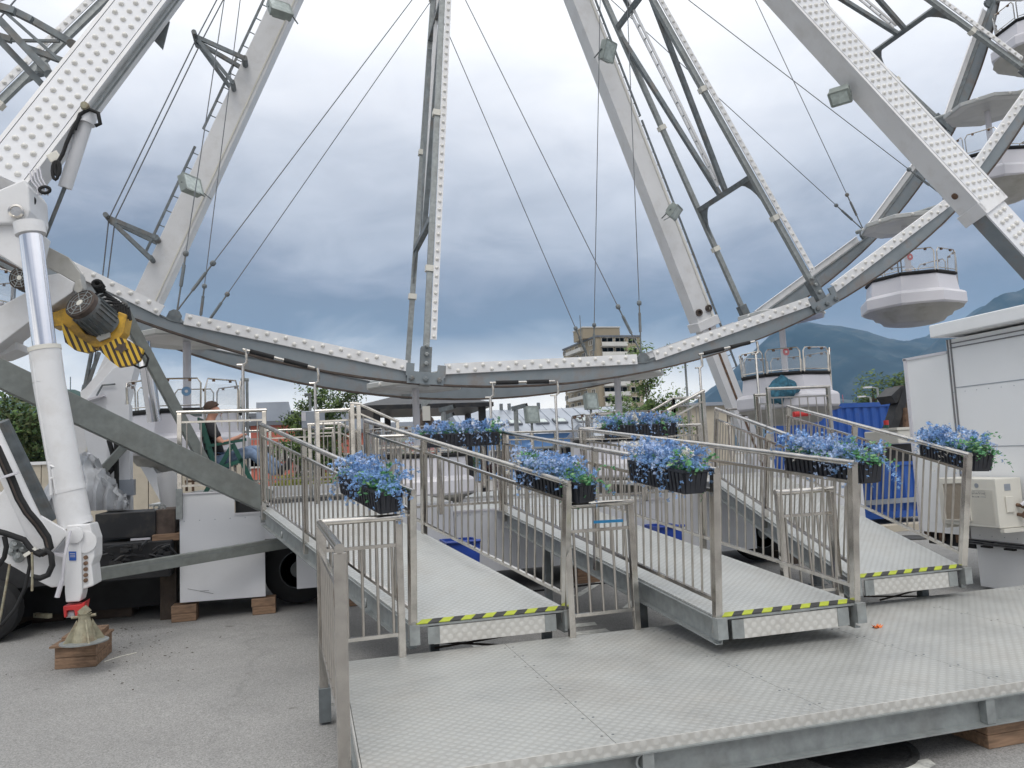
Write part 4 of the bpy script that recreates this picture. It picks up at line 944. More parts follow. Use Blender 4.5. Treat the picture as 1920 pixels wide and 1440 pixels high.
MB().box((xs[1]+.003, SY+.10, 1.215), (-.42, SY+.13, 1.47)).build('recess_shade', 'dark', tr); MB().box((xs[1]+.003, SY+.10, 1.472), (-.42, 12.2, 1.485)).build('deck_plate', 'tread_fine', tr)  # near-black plate added as the shade in the recess under the step
# timber blocks below
def blocks(px, py, label, Y=None, n=2, w=.27, d=.24, h=.095, grp='timber blocks under the trailer deck', m='wood', z0=0):
    c = at(px, py, Z=0)
    t = thing('timber_block', label, 'timber block', c, grp)
    for j in range(n): MB().box((c.x-w/2+random.uniform(-.01, .01), c.y, z0+j*h+.001), (c.x+w/2, c.y+d, z0+(j+1)*h-.001)).build('plank', m, t, bevel=.006)
    return t
blocks(345, 1166, 'timber blocks under the left end of the white trailer skirt')
blocks(495, 1152, 'timber blocks beside the wheel recess of the trailer')
blocks(671, 1136, 'reddish timber blocks seen behind the left barrier', n=2)
blocks(1097, 1094, 'timber block under the skirt behind the gate barrier', n=2, w=.2)
blocks(1118, 1092, 'timber block right of the one behind the gate barrier', n=2, w=.12)
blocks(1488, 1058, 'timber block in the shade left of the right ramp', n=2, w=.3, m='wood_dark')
# deck railings
railing(tr, (xs[0], SY+.02, 1.50), (at(497, 900, Y=SY).x, SY+.02, 1.50), .98, spacing=.15, low=.09)
MB().bar((xs[0]+.0, SY-.02, 1.2), (xs[0]+.0, SY-.02, 1.56), .07, .05).build('bracket', 'galv', tr)
MB().bar((at(497, 960, Y=SY).x-.02, SY-.04, 1.1), (at(497, 960, Y=SY).x-.02, SY-.04, 1.55), .06, .05).build('bracket', 'galv', tr)
railing(tr, (.85, 9.62, 1.08), (2.38, 9.55, 1.08), 1.0, posts=(0, .5, 1))
railing(tr, (3.52, 9.55, 1.08), (5.28, 9.62, 1.08), 1.0, posts=(0, .5, 1))
def toprail(p0, p1, Y, h=1.0, **kw):
    a, b = at(*p0, Y=Y), at(*p1, Y=Y if not isinstance(Y, tuple) else Y[1]); up = Vector((0, 0, h)); return railing(tr, a-up, b-up, h, **kw)
toprail((440, 810), (625, 803), 14.6, spacing=.2, posts=(0, .35, .7, 1))
toprail((580, 796), (636, 794), 12.3, spacing=.16)
toprail((636, 794), (668, 808), 12.3, spacing=.16, posts=(1,))
toprail((595, 771), (657, 768), 10.6, spacing=.14)
toprail((671, 757), (745, 790), 12.0, spacing=.14, posts=(0, 1))
toprail((660, 757), (672, 758), 10.2, spacing=.1)
toprail((904, 812), (1085, 808), 14.2, spacing=.2, posts=(0, .25, .5, .75, 1))
toprail((700, 822), (905, 816), 14.4, spacing=.22, posts=(0, .3, .6, 1))
toprail((1206, 779), (1262, 747), 12.6, spacing=.16)
toprail((1262, 747), (1312, 745), 12.6, spacing=.16)
toprail((1254, 768), (1317, 734), 9.9, spacing=.13)
toprail((1417, 741), (1440, 740), 10.4, spacing=.12)
toprail((1440, 729), (1552, 725), 10.2, spacing=.14, posts=(0, 1))
toprail((1100, 779), (1206, 775), 14.4, spacing=.2, posts=(0, .5, 1))
toprail((1365, 768), (1440, 763), 13.6, spacing=.18, posts=(0, 1))
# height bars: two rods with a padded bar between their hooks
def height_bar(p0, p1, label, base_z):
    a, b = at(*p0, Y=11.3), at(*p1, Y=11.3); t = thing('height_bar', label, 'bar', (a.x, a.y, base_z), 'padded bars on rods below the front rim')
    for q, sg in ((a, 1), (b, -1)):
        q1 = Vector((q.x, q.y, q.z-.22))
        MB().tube([(q.x, q.y, base_z), q1, q1+Vector((.05*1, 0, .03)), q+Vector((.05, 0, -.06)), q+Vector((.0+.04, 0, 0))], .021, 8).build('rod', 'stainless', t, smooth=50)
        MB().tube([q1-Vector((.08, 0, 0)), q1+Vector((.03, 0, 0))], .013, 6).build('lock_pin', 'stainless', t)
    d = (b-a).normalized(); m_ = (a+b)/2
    MB().tube([a+d*.0, b-d*.0], .018, 8).build('bar', 'stainless', t)
    MB().tube([a+d*.10, m_-d*.07], .034, 10).build('pad', 'black', t, smooth=50); MB().tube([m_+d*.07, b-d*.10], .034, 10).build('pad', 'black', t, smooth=50)
height_bar((455, 655), (590, 690), 'padded black bar on two rods above the seated man', 1.2)
height_bar((918, 718), (1040, 715), 'padded black bar on two rods at the centre below the rim', 1.06)
height_bar((1310, 665), (1415, 640), 'padded black bar on two rods above the right stairs', 1.27)
for px, pt, lb, yy in ((463, 712, 'thin grey rod with round cap right of the seated man', 13.5), (581, 740, 'thin grey rod with round cap before the feathery tree', 14.5), (1283, 657, 'thin grey rod with round cap before the open airy tree', 14.5)):
    a = at(px, pt, Y=yy); t = thing('rod', lb, 'rod', (a.x, a.y, 1.24)); MB().tube([(a.x, a.y, 1.24), a], .024, 8).build('tube', 'galv', t); MB().tube([a-Vector((.1, 0, 0)), a+Vector((.03, 0, 0))], .03, 8).build('cap', 'galv', t)
# grey box on a post (switch cabinet) behind left stairs
t = thing('switch_cabinet', 'pale metal cabinet on the deck behind the stair rails at the left', 'cabinet', at(583, 800, Y=13)); a = at(565, 771, Y=13); b = at(598, 802, Y=13)
MB().box((a.x, 13, b.z), (b.x+.1, 13.25, a.z)).build('body', 'zinc', t, bevel=.01); MB().box((a.x, 12.99, b.z+.12), (a.x+.07, 12.997, a.z-.02)).build('label_plate', 'hull', t)
MB().box((a.x+.1, 13.1, 1.24), (a.x+.16, 13.16, b.z)).build('post', 'galv', t)
# blue containers by the skirt
for (px, label, w_) in ((862, 'blue plastic tub beside the lower end of the left ramp', .42), (1246, 'blue plastic tub behind the middle ramp railing', .36)):
    c = at(px, 1085 if px < 1000 else 1075, Z=0); c = Vector((at(px, 1030, Y=9.5).x, 9.5, 0)); t = thing('plastic_tub', label, 'tub', c)
    z1 = at(px, 1012 if px < 1000 else 984, Y=9.5).z
    MB().add([(c.x-w_*.4, 9.3, 0), (c.x+w_*.4, 9.3, 0), (c.x+w_*.4, 9.7, 0), (c.x-w_*.4, 9.7, 0), (c.x-w_/2, 9.25, z1), (c.x+w_/2, 9.25, z1), (c.x+w_/2, 9.75, z1), (c.x-w_/2, 9.75, z1), (c.x-w_*.44, 9.29, z1), (c.x+w_*.44, 9.29, z1), (c.x+w_*.44, 9.71, z1), (c.x-w_*.44, 9.71, z1), (c.x-w_*.38, 9.32, .05), (c.x+w_*.38, 9.32, .05), (c.x+w_*.38, 9.68, .05), (c.x-w_*.38, 9.68, .05)],
        [(0, 3, 2, 1), (0, 1, 5, 4), (1, 2, 6, 5), (2, 3, 7, 6), (3, 0, 4, 7), (4, 5, 9, 8), (5, 6, 10, 9), (6, 7, 11, 10), (7, 4, 8, 11), (8, 9, 13, 12), (9, 10, 14, 13), (10, 11, 15, 14), (11, 8, 12, 15), (12, 13, 14, 15)]).build('shell', 'blue', t)
    MB().tube([(c.x-w_*.5, 9.24, z1), (c.x+w_*.5, 9.24, z1)], .02, 6).build('rim', 'blue', t)

# ================================================================== PLATFORM
PX0, PX1, PY0, PY1, PZ = .22, 9.2, 3.60, 5.78, .35
pf = thing('platform', 'broad low chequer plate platform in the foreground', 'platform', (4, 4.6, 0))
seams = [.22, 1.42, 2.62, 3.82, 5.02, 6.22, 7.42, 9.2]
for i, (a, b) in enumerate(zip(seams, seams[1:])): MB().box((a+.0015, PY0, PZ-.012), (b-.0015, PY1, PZ)).build('plate', 'tread', pf)
mb = MB().box((PX0, PY0-.012, PZ-.05), (PX1, PY0-.003, PZ+.003)).box((PX0-.012, PY0, PZ-.05), (PX0-.003, PY1, PZ+.003)).build('edge_angle', 'tread_v', pf)
def cbeam(a, b, h=.15, w=.06, name='frame_beam', par=pf, m='galv', side=(0, -1, 0)):
    "channel section: web with two flanges"
    a, b = Vector(a), Vector(b); s_ = Vector(side); up = Vector((0, 0, 1)); d = (b-a).normalized(); up = (up-d*up.dot(d)).normalized()
    mb = MB().bar(a-s_*.0, b-s_*.0, .008, h, up=up)
    for e_ in (-1, 1): mb.bar(a+s_*w/2+up*e_*(h/2-.004), b+s_*w/2+up*e_*(h/2-.004), w, .008, up=up)
    return mb.build(name, m, par)
cbeam((PX0, PY0+.03, PZ-.125), (PX1, PY0+.03, PZ-.125))
cbeam((PX0, PY1-.03, PZ-.125), (PX1, PY1-.03, PZ-.125), side=(0, 1, 0))
cbeam((PX0+.03, PY0, PZ-.125), (PX0+.03, PY1, PZ-.125), side=(-1, 0, 0))
for x_ in (2.62, 5.02, 7.42): MB().bar((x_, PY0+.1, PZ-.125), (x_, PY1-.1, PZ-.125), .06, .14).build('cross_member', 'galv', pf)
for x_ in (at(1850, 1320, Y=PY0).x, at(1205, 1425, Y=PY0).x+.02): MB().bar((x_, PY0+.0, PZ-.19), (x_, PY0+.0, PZ-.06), .06, .05).build('stiffener', 'galv', pf)
for i, (x_, lb) in enumerate(((.9, 'timber blocks under the front left of the platform'), (at(1345, 1440, Y=PY0).x, 'timber blocks under the front middle of the platform'), (at(1900, 1340, Y=PY0).x, 'grey timber block under the front right of the platform'), (7.4, 'timber blocks under the far right end of the platform'))):
    t = thing('timber_block', lb, 'timber block', (x_, PY0+.2, 0), 'timber blocks under the platform')
    for j in range(2): MB().box((x_-.16, PY0+.03, j*.075+.001), (x_+.16, PY0+.30, (j+1)*.075-.001)).build('plank', 'galv' if False else 'wood', t, bevel=.005)
    t = thing('timber_block', lb.replace('front', 'rear').replace('far right', 'rear right'), 'timber block', (x_, PY1-.2, 0), 'timber blocks under the platform')
    for j in range(2): MB().box((x_-.16, PY1-.35, j*.075+.001), (x_+.16, PY1-.05, (j+1)*.075-.001)).build('plank', 'wood', t, bevel=.005)
def ringlet(c, par, r=.035, ax=(0, 1, 0)):
    q = Vector((0, 0, 1)).rotation_difference(Vector(ax)); pts = [Vector(c)+q @ Vector((r*math.cos(a), r*math.sin(a), 0)) for a in [i*math.pi/6 for i in range(13)]]
    MB().tube(pts, .009, 6).build('lifting_ring', 'galv', par, smooth=60)
ringlet(at(1207, 1428, Y=PY0-.01), pf, .04)
# orange petals on the platform
c = at(1642, 1177, Z=PZ); mb = MB(); r_ = random.Random(2)
for k in range(9):
    a = r_.uniform(0, 6.28); p = c+Vector((r_.uniform(-.035, .035), r_.uniform(-.02, .02), .006)); u = Vector((math.cos(a), math.sin(a), .3))*.022; w_ = Vector((-math.sin(a), math.cos(a), .2))*.012
    mb.add([p-u, p-w_, p+u+Vector((0, 0, .012)), p+w_], [(0, 1, 2, 3)])
tag(mb.build('fallen_flower', 'orange'), 'small orange flower fallen on the chequer platform', 'flower')

# ================================================================== RAMPS
def ramp(c0, c1, d0, d1, label, legs=(), slopes=None, seam=.5, tapew=.075):
    "c0,c1: lower left/right corners; d0,d1: upper left/right corners"
    c0, c1, d0, d1 = map(Vector, (c0, c1, d0, d1)); t = thing('ramp', label, 'ramp', (c0+c1)/2)
    al = (d0-c0); up = Vector((0, -al.z, al.y)).normalized()
    for q0, q1 in ((0, seam), (seam, 1)):
        P = [lerp(c0, d0, q0), lerp(c1, d1, q0), lerp(c1, d1, q1), lerp(c0, d0, q1)]
        MB().prism([p-up*.012 for p in P], up*.012).build('deck_plate', 'tread_fine', t)
    fl0, fl1 = d0+Vector((-.0, .55, 0)), d1+Vector((0, .55, 0))
    MB().prism([p-Vector((0, 0, .012)) for p in (d0, d1, fl1, fl0)], (0, 0, .012)).build('landing_plate', 'tread_fine', t)
    for (a, b, s_) in ((c0, d0, -1), (c1, d1, 1)):
        cbeam(a+Vector((s_*-.02, 0, 0))-up*.10, b+Vector((s_*-.02, 0, 0))-up*.10, h=.17, w=.045, name='side_beam', par=t, side=(s_, 0, 0))
        MB().bar(a+Vector((s_*.0, -.0, 0))+Vector((0, -.005, -.14)), a+Vector((0, -.005, .0)), .075, .07).build('end_block', 'galv', t)
    w_ = c1-c0; f0, f1 = c0+w_*.12-up*.01, c1-w_*.12-up*.01
    MB().prism([f0+Vector((0, -.005, -.015)), f1+Vector((0, -.005, -.015)), f1+Vector((0, -.005, -.145)), f0+Vector((0, -.005, -.145))], (0, .02, 0)).build('fascia', 'tread_v', t)
    MB().prism([c0+Vector((0, -.012, -.016)), c1+Vector((0, -.012, -.016)), c1+Vector((0, -.012, -.003)), c0+Vector((0, -.012, -.003))], (0, .02, 0)).build('edge_strip', 'galv', t)
    for q in (0, 1):
        p = (f0, f1)[q]; MB().box(p+Vector((-.045, -.012, -.14)), p+Vector((.045, .0, -.015))).build('corner_plate', 'galv', t)
    n_ = 14; al_n = al.normalized()
    tp = thing_tape = None
    for j in range(n_):
        u0, u1 = j/n_, (j+1)/n_; sk = .075
        a, b = c0+w_*(.015+u0*.97), c0+w_*(.015+u1*.97); e_ = al_n*tapew; wn = w_.normalized()*sk
        fr = Vector((0, -.014, 0))
        MB().prism([a+up*.001+fr*.5, b+up*.001+fr*.5, b+e_+wn+up*.001, a+e_+wn+up*.001], up*.005).build('hazard_tape', 'hazy' if j % 2 == 0 else 'hazk', t)
    for (px, yy, z1) in legs:
        MB().box((px-.035, yy-.035, 0), (px+.035, yy+.035, z1)).build('leg', 'galv_dark', t)
        MB().box((px-.08, yy-.08, 0), (px+.08, yy+.08, .012)).build('foot_plate', 'galv_dark', t)
    for (a, b) in ((c0, d0), (c1, d1)):
        m_ = lerp(a, b, seam); 
        railing(t, a+Vector((0, -.0, 0))+al_n*.02, m_, 1.0, up=up, posts=(0, 1), foot=.12)
        railing(t, m_+al_n*.004, b, 1.0, up=up, posts=(1,), foot=.12)
    return t, up
R1, up1 = ramp((.745, 5.81, .55), (1.945, 5.81, .55), (-.49, 9.45, 1.28), (.70, 9.45, 1.28), 'left access ramp with striped edge, leading up beside the seated man', legs=((.95, 6.2, .45), (1.84, 6.05, .45), (.2, 8.4, .9)), seam=.62)
R2, up2 = ramp((2.69, 4.80, .6), (3.80, 4.80, .6), (2.41, 9.45, 1.07), (3.48, 9.45, 1.07), 'middle access ramp whose end hangs over the platform', legs=((2.77, 6.25, .6), (3.70, 6.25, .6), (2.6, 8.4, .85)), seam=.42)
R3, up3 = ramp((4.44, 5.62, .6), (5.585, 5.62, .6), (5.38, 9.45, 1.29), (6.50, 9.45, 1.29), 'right access ramp beside the white booth', legs=((4.65, 6.0, .5), (5.42, 5.95, .5), (6.1, 8.4, 1.0)), seam=.52)
for (x, y, Yx, par) in ((704, 1127, None, R1), (545, 985, None, R1), (1233, 1113, None, R2)):
    pass
for par, c0, d0, q in ((R1, (.745, 5.81, .55), (-.49, 9.45, 1.28), .20), (R1, (.745, 5.81, .55), (-.49, 9.45, 1.28), .78), (R2, (2.69, 4.8, .6), (2.41, 9.45, 1.07), .24), (R2, (2.69, 4.8, .6), (2.41, 9.45, 1.07), .8)):
    ringlet(lerp(c0, d0, q)+Vector((-.05, 0, -.08)), par, .032, (1, 0, 0))
mb = MB()
for a, b in (((805, 1203), (1010, 1213)), ((815, 1215), (1018, 1180))): mb.tube([at(*a, Y=6.15), at(*b, Y=6.2)], .009, 5)
mb.build('cross_rod', 'rustedge', R1)
mb = MB()
for a, b in (((1620, 1118), (1760, 1118)), ((1650, 1125), (1800, 1085))): mb.tube([at(*a, Y=6.0), at(*b, Y=6.0)], .008, 5)
mb.build('cross_rod', 'rustedge', R3)

# short barriers at the platform edge
def barrier(a, b, label, h=1.0, n=5, lean=0.0, low=.16, mid=.80, foot=.05, pw=.05):
    a, b = Vector(a), Vector(b); t = thing('barrier', label, 'barrier', (a+b)/2, 'short stainless barriers around the platform')
    railing(t, a, b, h, spacing=(b-a).length/n, low=low, mid=mid, foot=foot, pw=pw, tube=.026, bal=.011)
    return t
bl = barrier((.10, 5.70, .35), (.645, 5.74, .35), 'short barrier closing the corner left of the left ramp', n=5, foot=.0)
b3 = barrier((.145, 3.86, .35), (.085, 5.60, .35), 'long barrier along the left platform edge, nearest the camera', n=9, foot=.22, pw=.06)
for p in ((.16, 3.86, .10), (.10, 5.60, .10)): MB().box(Vector(p)-Vector((.05, .05, .08)), Vector(p)+Vector((.03, .05, .14))).build('bracket', 'galv_dark', b3)
barrier((1.95, 5.74, .35), (2.50, 5.76, .35), 'short barrier with a colourful strip between left and middle ramp', n=5, foot=.0)
t_ = bpy.data.objects[-1] if False else None
MB().bar(at(1113, 979, Y=5.72), at(1168, 976, Y=5.72), .004, .022).build('sticker_strip', 'stick_blue', [o for o in COL.objects if o.get('label', '').startswith('short barrier with a col')][0])
barrier((3.84, 5.72, .35), (4.36, 5.72, .35), 'short barrier between middle and right ramp', n=5, foot=.0)

# ================================================================== PLANTERS
def planter(a, d, label, ln=.82, up=(0, 0, 1), seed=1, w=.18, h=.155, group='black flower boxes with blue artificial flowers', dens=1.0, droop=None):
    "a: top centre of the near end, d: direction along the box away from the near end"
    a, d, up = Vector(a), Vector(d).normalized(), Vector(up).normalized(); s_ = d.cross(up).normalized(); rnd = random.Random(seed)
    t = thing('flower_box', label, 'flower box', a+d*ln/2-up*h, group)
    B = lambda x, y, z: a+d*x+s_*y+up*z
    mb = MB(); ti = .82
    mb.add([B(.02, -w/2*ti, -h), B(ln-.02, -w/2*ti, -h), B(ln-.02, w/2*ti, -h), B(.02, w/2*ti, -h), B(0, -w/2, 0), B(ln, -w/2, 0), B(ln, w/2, 0), B(0, w/2, 0)], [(0, 3, 2, 1), (0, 1, 5, 4), (1, 2, 6, 5), (2, 3, 7, 6), (3, 0, 4, 7), (4, 5, 6, 7)])
    box = mb.build('box', 'planter', t)
    rim = MB()
    for e_ in (-1, 1): rim.bar(B(-.006, e_*w/2, 0), B(ln+.006, e_*w/2, 0), .018, .02, up=up)
    for e_ in (0, ln): rim.bar(B(e_, -w/2, 0), B(e_, w/2, 0), .018, .02, up=up)
    rim.build('rim', 'planter', box)
    sl = MB(); n_ = int(ln/.048)
    for e_ in (-1, 1):
        for j in range(n_): x = (j+.5)*ln/n_; sl.bar(B(x, e_*(w/2*ti+.006), -h+.008), B(x, e_*(w/2+.008), -.012), .030, .012, up=s_)
    for e_, x0_ in ((0, -.006), (1, ln+.006)):
        for j in range(4): y = (j-1.5)*w*.23; sl.bar(B(x0_+(.02 if e_ == 0 else -.02), y*ti, -h+.008), B(x0_, y, -.012), .012, .034, up=s_)
    sl.build('rib', 'planter', box, kind='stuff')
    # trailing flower spikes
    cols = {'p_blue': MB(), 'p_pale': MB(), 'p_white': MB(), 'leaf': MB(), 'leaf2': MB()}
    def flower(p, m_, r=.012):
        n0 = Vector((rnd.gauss(0, 1), rnd.gauss(0, 1), rnd.gauss(.4, 1))).normalized(); x = n0.orthogonal().normalized(); y = n0.cross(x); k = len(cols[m_].v)
        c_ = cols[m_]
        for i in range(4):
            a1 = i*math.pi/2+rnd.random()*.4; v = x*math.cos(a1)+y*math.sin(a1); w1 = n0.cross(v)
            c_.add([p, p+v*r*.7+w1*r*.45, p+v*r*1.25+n0*r*.4, p+v*r*.7-w1*r*.45], [(0, 1, 2, 3)])
    def leafat(p, m_, r=.02):
        u = Vector((rnd.gauss(0, 1), rnd.gauss(0, 1), rnd.gauss(0, .7))).normalized(); w1 = u.orthogonal().normalized()
        cols[m_].add([p-u*r, p+w1*r*.55, p+u*r, p-w1*r*.55], [(0, 1, 2, 3)])
    n_clump = int(ln/.037*dens)
    for k in range(n_clump):
        x = (k+rnd.random())/n_clump*(ln+.06)-.03; sec = math.sin(x*11+seed*1.7)+rnd.uniform(-.6, .6)
        kind = 'leaf' if sec > 1.15 else ('p_white' if sec < -1.25 else ('p_pale' if rnd.random() < .45 else 'p_blue'))
        if x < .14 and rnd.random() < .3: kind = 'leaf'
        for spr in range(8):
            ang = rnd.uniform(0, 6.28); out_ = rnd.uniform(.06, .20); hgt = rnd.uniform(.03, .18); dr = rnd.uniform(.05, .26) if rnd.random() < .55 else 0.0
            p0 = B(x, rnd.uniform(-w*.3, w*.3), 0.0); dirv = d*math.cos(ang)*(1.1 if x < .1 or x > ln-.1 else .8)+s_*math.sin(ang)*1.1
            kk = kind if rnd.random() < .8 else 'p_blue'
            for q in range(11):
                u = q/10; p = p0+dirv*out_*u+up*(hgt*math.sin(u*2.0)-dr*u*u)
                for _ in range(2):
                    pp = p+Vector((rnd.gauss(0, .010), rnd.gauss(0, .010), rnd.gauss(0, .010)))
                    if kk.startswith('leaf'): leafat(pp, 'leaf' if rnd.random() < .75 else 'leaf2', rnd.uniform(.012, .024))
                    elif u > .25: flower(pp, kk, rnd.uniform(.008, .0135))
                    elif rnd.random() < .7: leafat(pp, 'leaf', rnd.uniform(.012, .02))
    for nm, m_ in (('p_blue', 'flowers'), ('p_pale', 'flowers'), ('p_white', 'flowers'), ('leaf', 'leaves'), ('leaf2', 'leaves')):
        if cols[nm].v: cols[nm].build(m_, nm, t, kind='stuff')
    return t
def rampvec(c0, d0, up):
    c0, d0 = Vector(c0), Vector(d0); return (d0-c0).normalized()
v1 = rampvec((.745, 5.81, .55), (-.49, 9.45, 1.28), up1); v2 = rampvec((2.69, 4.8, .6), (2.41, 9.45, 1.07), up2); v3 = rampvec((4.44, 5.62, .6), (5.38, 9.45, 1.29), up3)
planter(Vector((.745, 5.81, .55))+up1*1.0+v1*.03+Vector((-.15, 0, -.0)), v1, 'blue flower box hanging left of the left ramp, leftmost of all', .78, up1, 11)
planter(Vector((1.945, 5.81, .55))+up1*.99+v1*.0+Vector((.15, 0, 0)), v1, 'flower box with blue and white flowers on the right rail of the left ramp', .86, up1, 12)
planter(Vector((2.69, 4.8, .6))+up2*1.0+v2*.03+Vector((-.14, 0, 0)), v2, 'full flower box with white tufts and ivy on the left rail of the middle ramp', .80, up2, 17, dens=1.15)
planter(Vector((3.80, 4.8, .6))+up2*1.0+v2*.0+Vector((.15, 0, 0)), v2, 'blue flower box on the right rail of the middle ramp', .86, up2, 14)
planter(Vector((5.585, 5.62, .6))+up3*1.0+v3*.0+Vector((.15, 0, 0)), v3, 'blue flower box with trailing sprays next to the white booth', .84, up3, 15)
planter((2.36, 9.45, 2.07), (-1, 0, 0), 'blue flower box on the front deck rail left of the middle ramp', .98, (0, 0, 1), 16)
planter((4.83, 9.5, 2.10), (-1, 0, 0), 'blue flower box on the front deck rail right of the middle ramp', .98, (0, 0, 1), 18)

# ================================================================== LEFT MACHINERY
# big hydraulic support jack
jk = thing('hydraulic_jack', 'tall white hydraulic support cylinder with chrome rod and red foot at the left', 'hydraulic jack', at(140, 1160, Y=8.15))
YJ = 8.2
MB().tube([at(57, 436, Y=YJ+.05), at(85, 662, Y=YJ)], .102, 28).build('rod', 'chrome', jk, smooth=60)
MB().tube([at(84, 654, Y=YJ), at(92, 716, Y=YJ)], .137, 28).tube([at(92, 716, Y=YJ), at(129, 918, Y=YJ)], .137, 28, r2=.142).build('barrel', 'white', jk, smooth=50)
MB().tube([at(129, 920, Y=YJ), at(142, 985, Y=YJ)], .144, 28).tube([at(128, 914, Y=YJ), at(130, 922, Y=YJ)], .148, 28).tube([at(140, 976, Y=YJ), at(143, 986, Y=YJ)], .151, 28).build('lower_barrel', 'white', jk, smooth=50)
MB().tube([at(83, 650, Y=YJ), at(84.5, 658, Y=YJ)], .142, 28).build('gland', 'ac', jk, smooth=50)
MB().tube([at(62, 678, Y=YJ-.1), at(70, 740, Y=YJ-.1), at(100, 925, Y=YJ-.1)], .012, 6).build('feed_pipe', 'white', jk)
for i, (a, b) in enumerate((((92, 868), (96, 928)), ((98, 880), (106, 926)), ((90, 872), (103, 876)), ((95, 898), (103, 894)))): MB().tube([at(*a, Y=YJ-.12), at(*b, Y=YJ-.12)], .014, 6).build('feed_pipe', 'white', jk)
a_, b_ = at(147, 980, Y=YJ), at(150, 1030, Y=YJ)
MB().prism([at(125, 985, Y=YJ-.16), at(168, 982, Y=YJ-.16), at(177, 1010, Y=YJ-.16), at(177, 1045, Y=YJ-.16), at(172, 1060, Y=YJ-.16), at(176, 1098, Y=YJ-.16), at(154, 1106, Y=YJ-.16), at(122, 1100, Y=YJ-.16), at(125, 1040, Y=YJ-.16)], (0, .30, 0)).build('clevis', 'white', jk, bevel=.012)
MB().prism([at(122, 1000, Y=YJ-.19), at(152, 998, Y=YJ-.19), at(154, 1112, Y=YJ-.19), at(150, 1128, Y=YJ-.19), at(123, 1130, Y=YJ-.19), at(121, 1110, Y=YJ-.19)], (0, .2, 0)).build('foot_block', 'white', jk, bevel=.012)
MB().lathe([(.075, 0), (.075, .03), (.05, .035), (0, .035)], at(141, 1003, Y=YJ-.18), 18, axis=(0, -1, 0)).build('pin', 'white', jk, smooth=40)
MB().lathe([(.10, 0), (.10, .02), (.07, .022), (0, .022)], at(160, 1016, Y=YJ-.155), 22, axis=(0, -1, 0)).build('pivot_boss', 'white', jk, smooth=40)
for y_ in (1045, 1056, 1067, 1078, 1088): MB().lathe([(.020, 0), (.020, .012), (.006, .014)], at(161, y_, Y=YJ-.163), 8, axis=(0, -1, 0)).build('bolt', 'rust', jk)
MB().prism([at(129, 1034, Y=YJ-.193), at(143, 1034, Y=YJ-.193), at(143, 1051, Y=YJ-.193), at(130, 1051, Y=YJ-.193)], (0, -.003, 0)).build('label_plate', 'contblue', jk)
mb = MB()
for y_ in (1037.5, 1040.5, 1043.5): mb.prism([at(131, y_, Y=YJ-.197), at(141, y_, Y=YJ-.197), at(141, y_+.9, Y=YJ-.197), at(131, y_+.9, Y=YJ-.197)], (0, -.001, 0))
mb.build('label_print', 'hull', jk)
MB().prism([at(118, 1137, Y=YJ-.22), at(150, 1134, Y=YJ-.22), at(160, 1127, Y=YJ-.22), at(156, 1150, Y=YJ-.22), at(145, 1156, Y=YJ-.22), at(141, 1156, Y=YJ-.22), at(139, 1144, Y=YJ-.22), at(125, 1145, Y=YJ-.22), at(124, 1158, Y=YJ-.22), at(120, 1158, Y=YJ-.22)], (0, .16, 0)).build('red_foot', 'red', jk, bevel=.004)
MB().tube([at(125, 1151, Y=YJ-.14), at(141, 1150, Y=YJ-.14)], .035, 12).build('roller', 'hull', jk, smooth=40)
MB().tube([at(132, 995, Y=YJ-.26), at(122, 1040, Y=YJ-.30), at(116, 1088, Y=YJ-.3)], .014, 8).tube([at(116, 1088, Y=YJ-.3), at(107, 1120, Y=YJ-.3)], .022, 8).build('drain_hose', 'hull', jk)
# jack stand on timber
c = at(158, 1204, Z=.27); js = thing('jack_stand', 'rusty green conical steel jack stand beside the red foot', 'jack stand', c)
top = at(157, 1150, Y=c.y)
MB().lathe([(.20, .0), (.20, .012)], c, 24).build('base_plate', 'galv', js)
mb = MB().lathe([(.105, .012), (.05, (top.z-c.z)*.8), (.05, (top.z-c.z)*.95), (.06, top.z-c.z)], c, 12)
for j in range(4): a1 = j*math.pi/2+.5; v = Vector((math.cos(a1), math.sin(a1), 0)); mb.prism([c+v*.04+Vector((0, 0, .012)), c+v*.17+Vector((0, 0, .012)), c+v*.06+Vector((0, 0, (top.z-c.z)*.8))], v.cross(Vector((0, 0, 1)))*.012)
M['standpaint'] = mat('worn_green_grey_paint', (.30, .28, .20), .7, var=.3, vscale=14, dirt=(.16, .09, .05), dscale=9, damt=.8)
mb.build('cone', 'standpaint', js)
MB().bar(top+Vector((-.02, 0, .0)), top+Vector((.03, 0, .04)), .10, .07).tube([top+Vector((-.1, 0, -.03)), top+Vector((.1, 0, -.02))], .014, 6).build('screw_head', 'standpaint', js)
b0 = at(102, 1256, Z=0); b1 = at(180, 1250, Z=0); b2 = at(210, 1222, Z=0)
t = thing('timber_block', 'large reddish timber stack under the jack stand', 'timber block', b0)
P = [b0, b1, b2, b0+(b2-b1)]
for j in range(2): MB().prism([p+Vector((0, 0, j*.10+.001)) for p in P], (0, 0, .097)).build('plank', 'wood', t, bevel=.005)
cc = (P[0]+P[2])/2; P2 = [cc+(p-cc)*s_ for p, s_ in zip(P, (1.18, 1.03, 1.08, 1.0))]
MB().prism([p+Vector((0, 0, .201)) for p in P2], (0, 0, .018)).build('board', 'wood', t)
P3 = [cc+(p-cc)*.84+Vector((.0, .05, 0)) for p in P]
MB().prism([p+Vector((0, 0, .220)) for p in P3], (0, 0, .05)).build('plank', 'wood', t, bevel=.005)
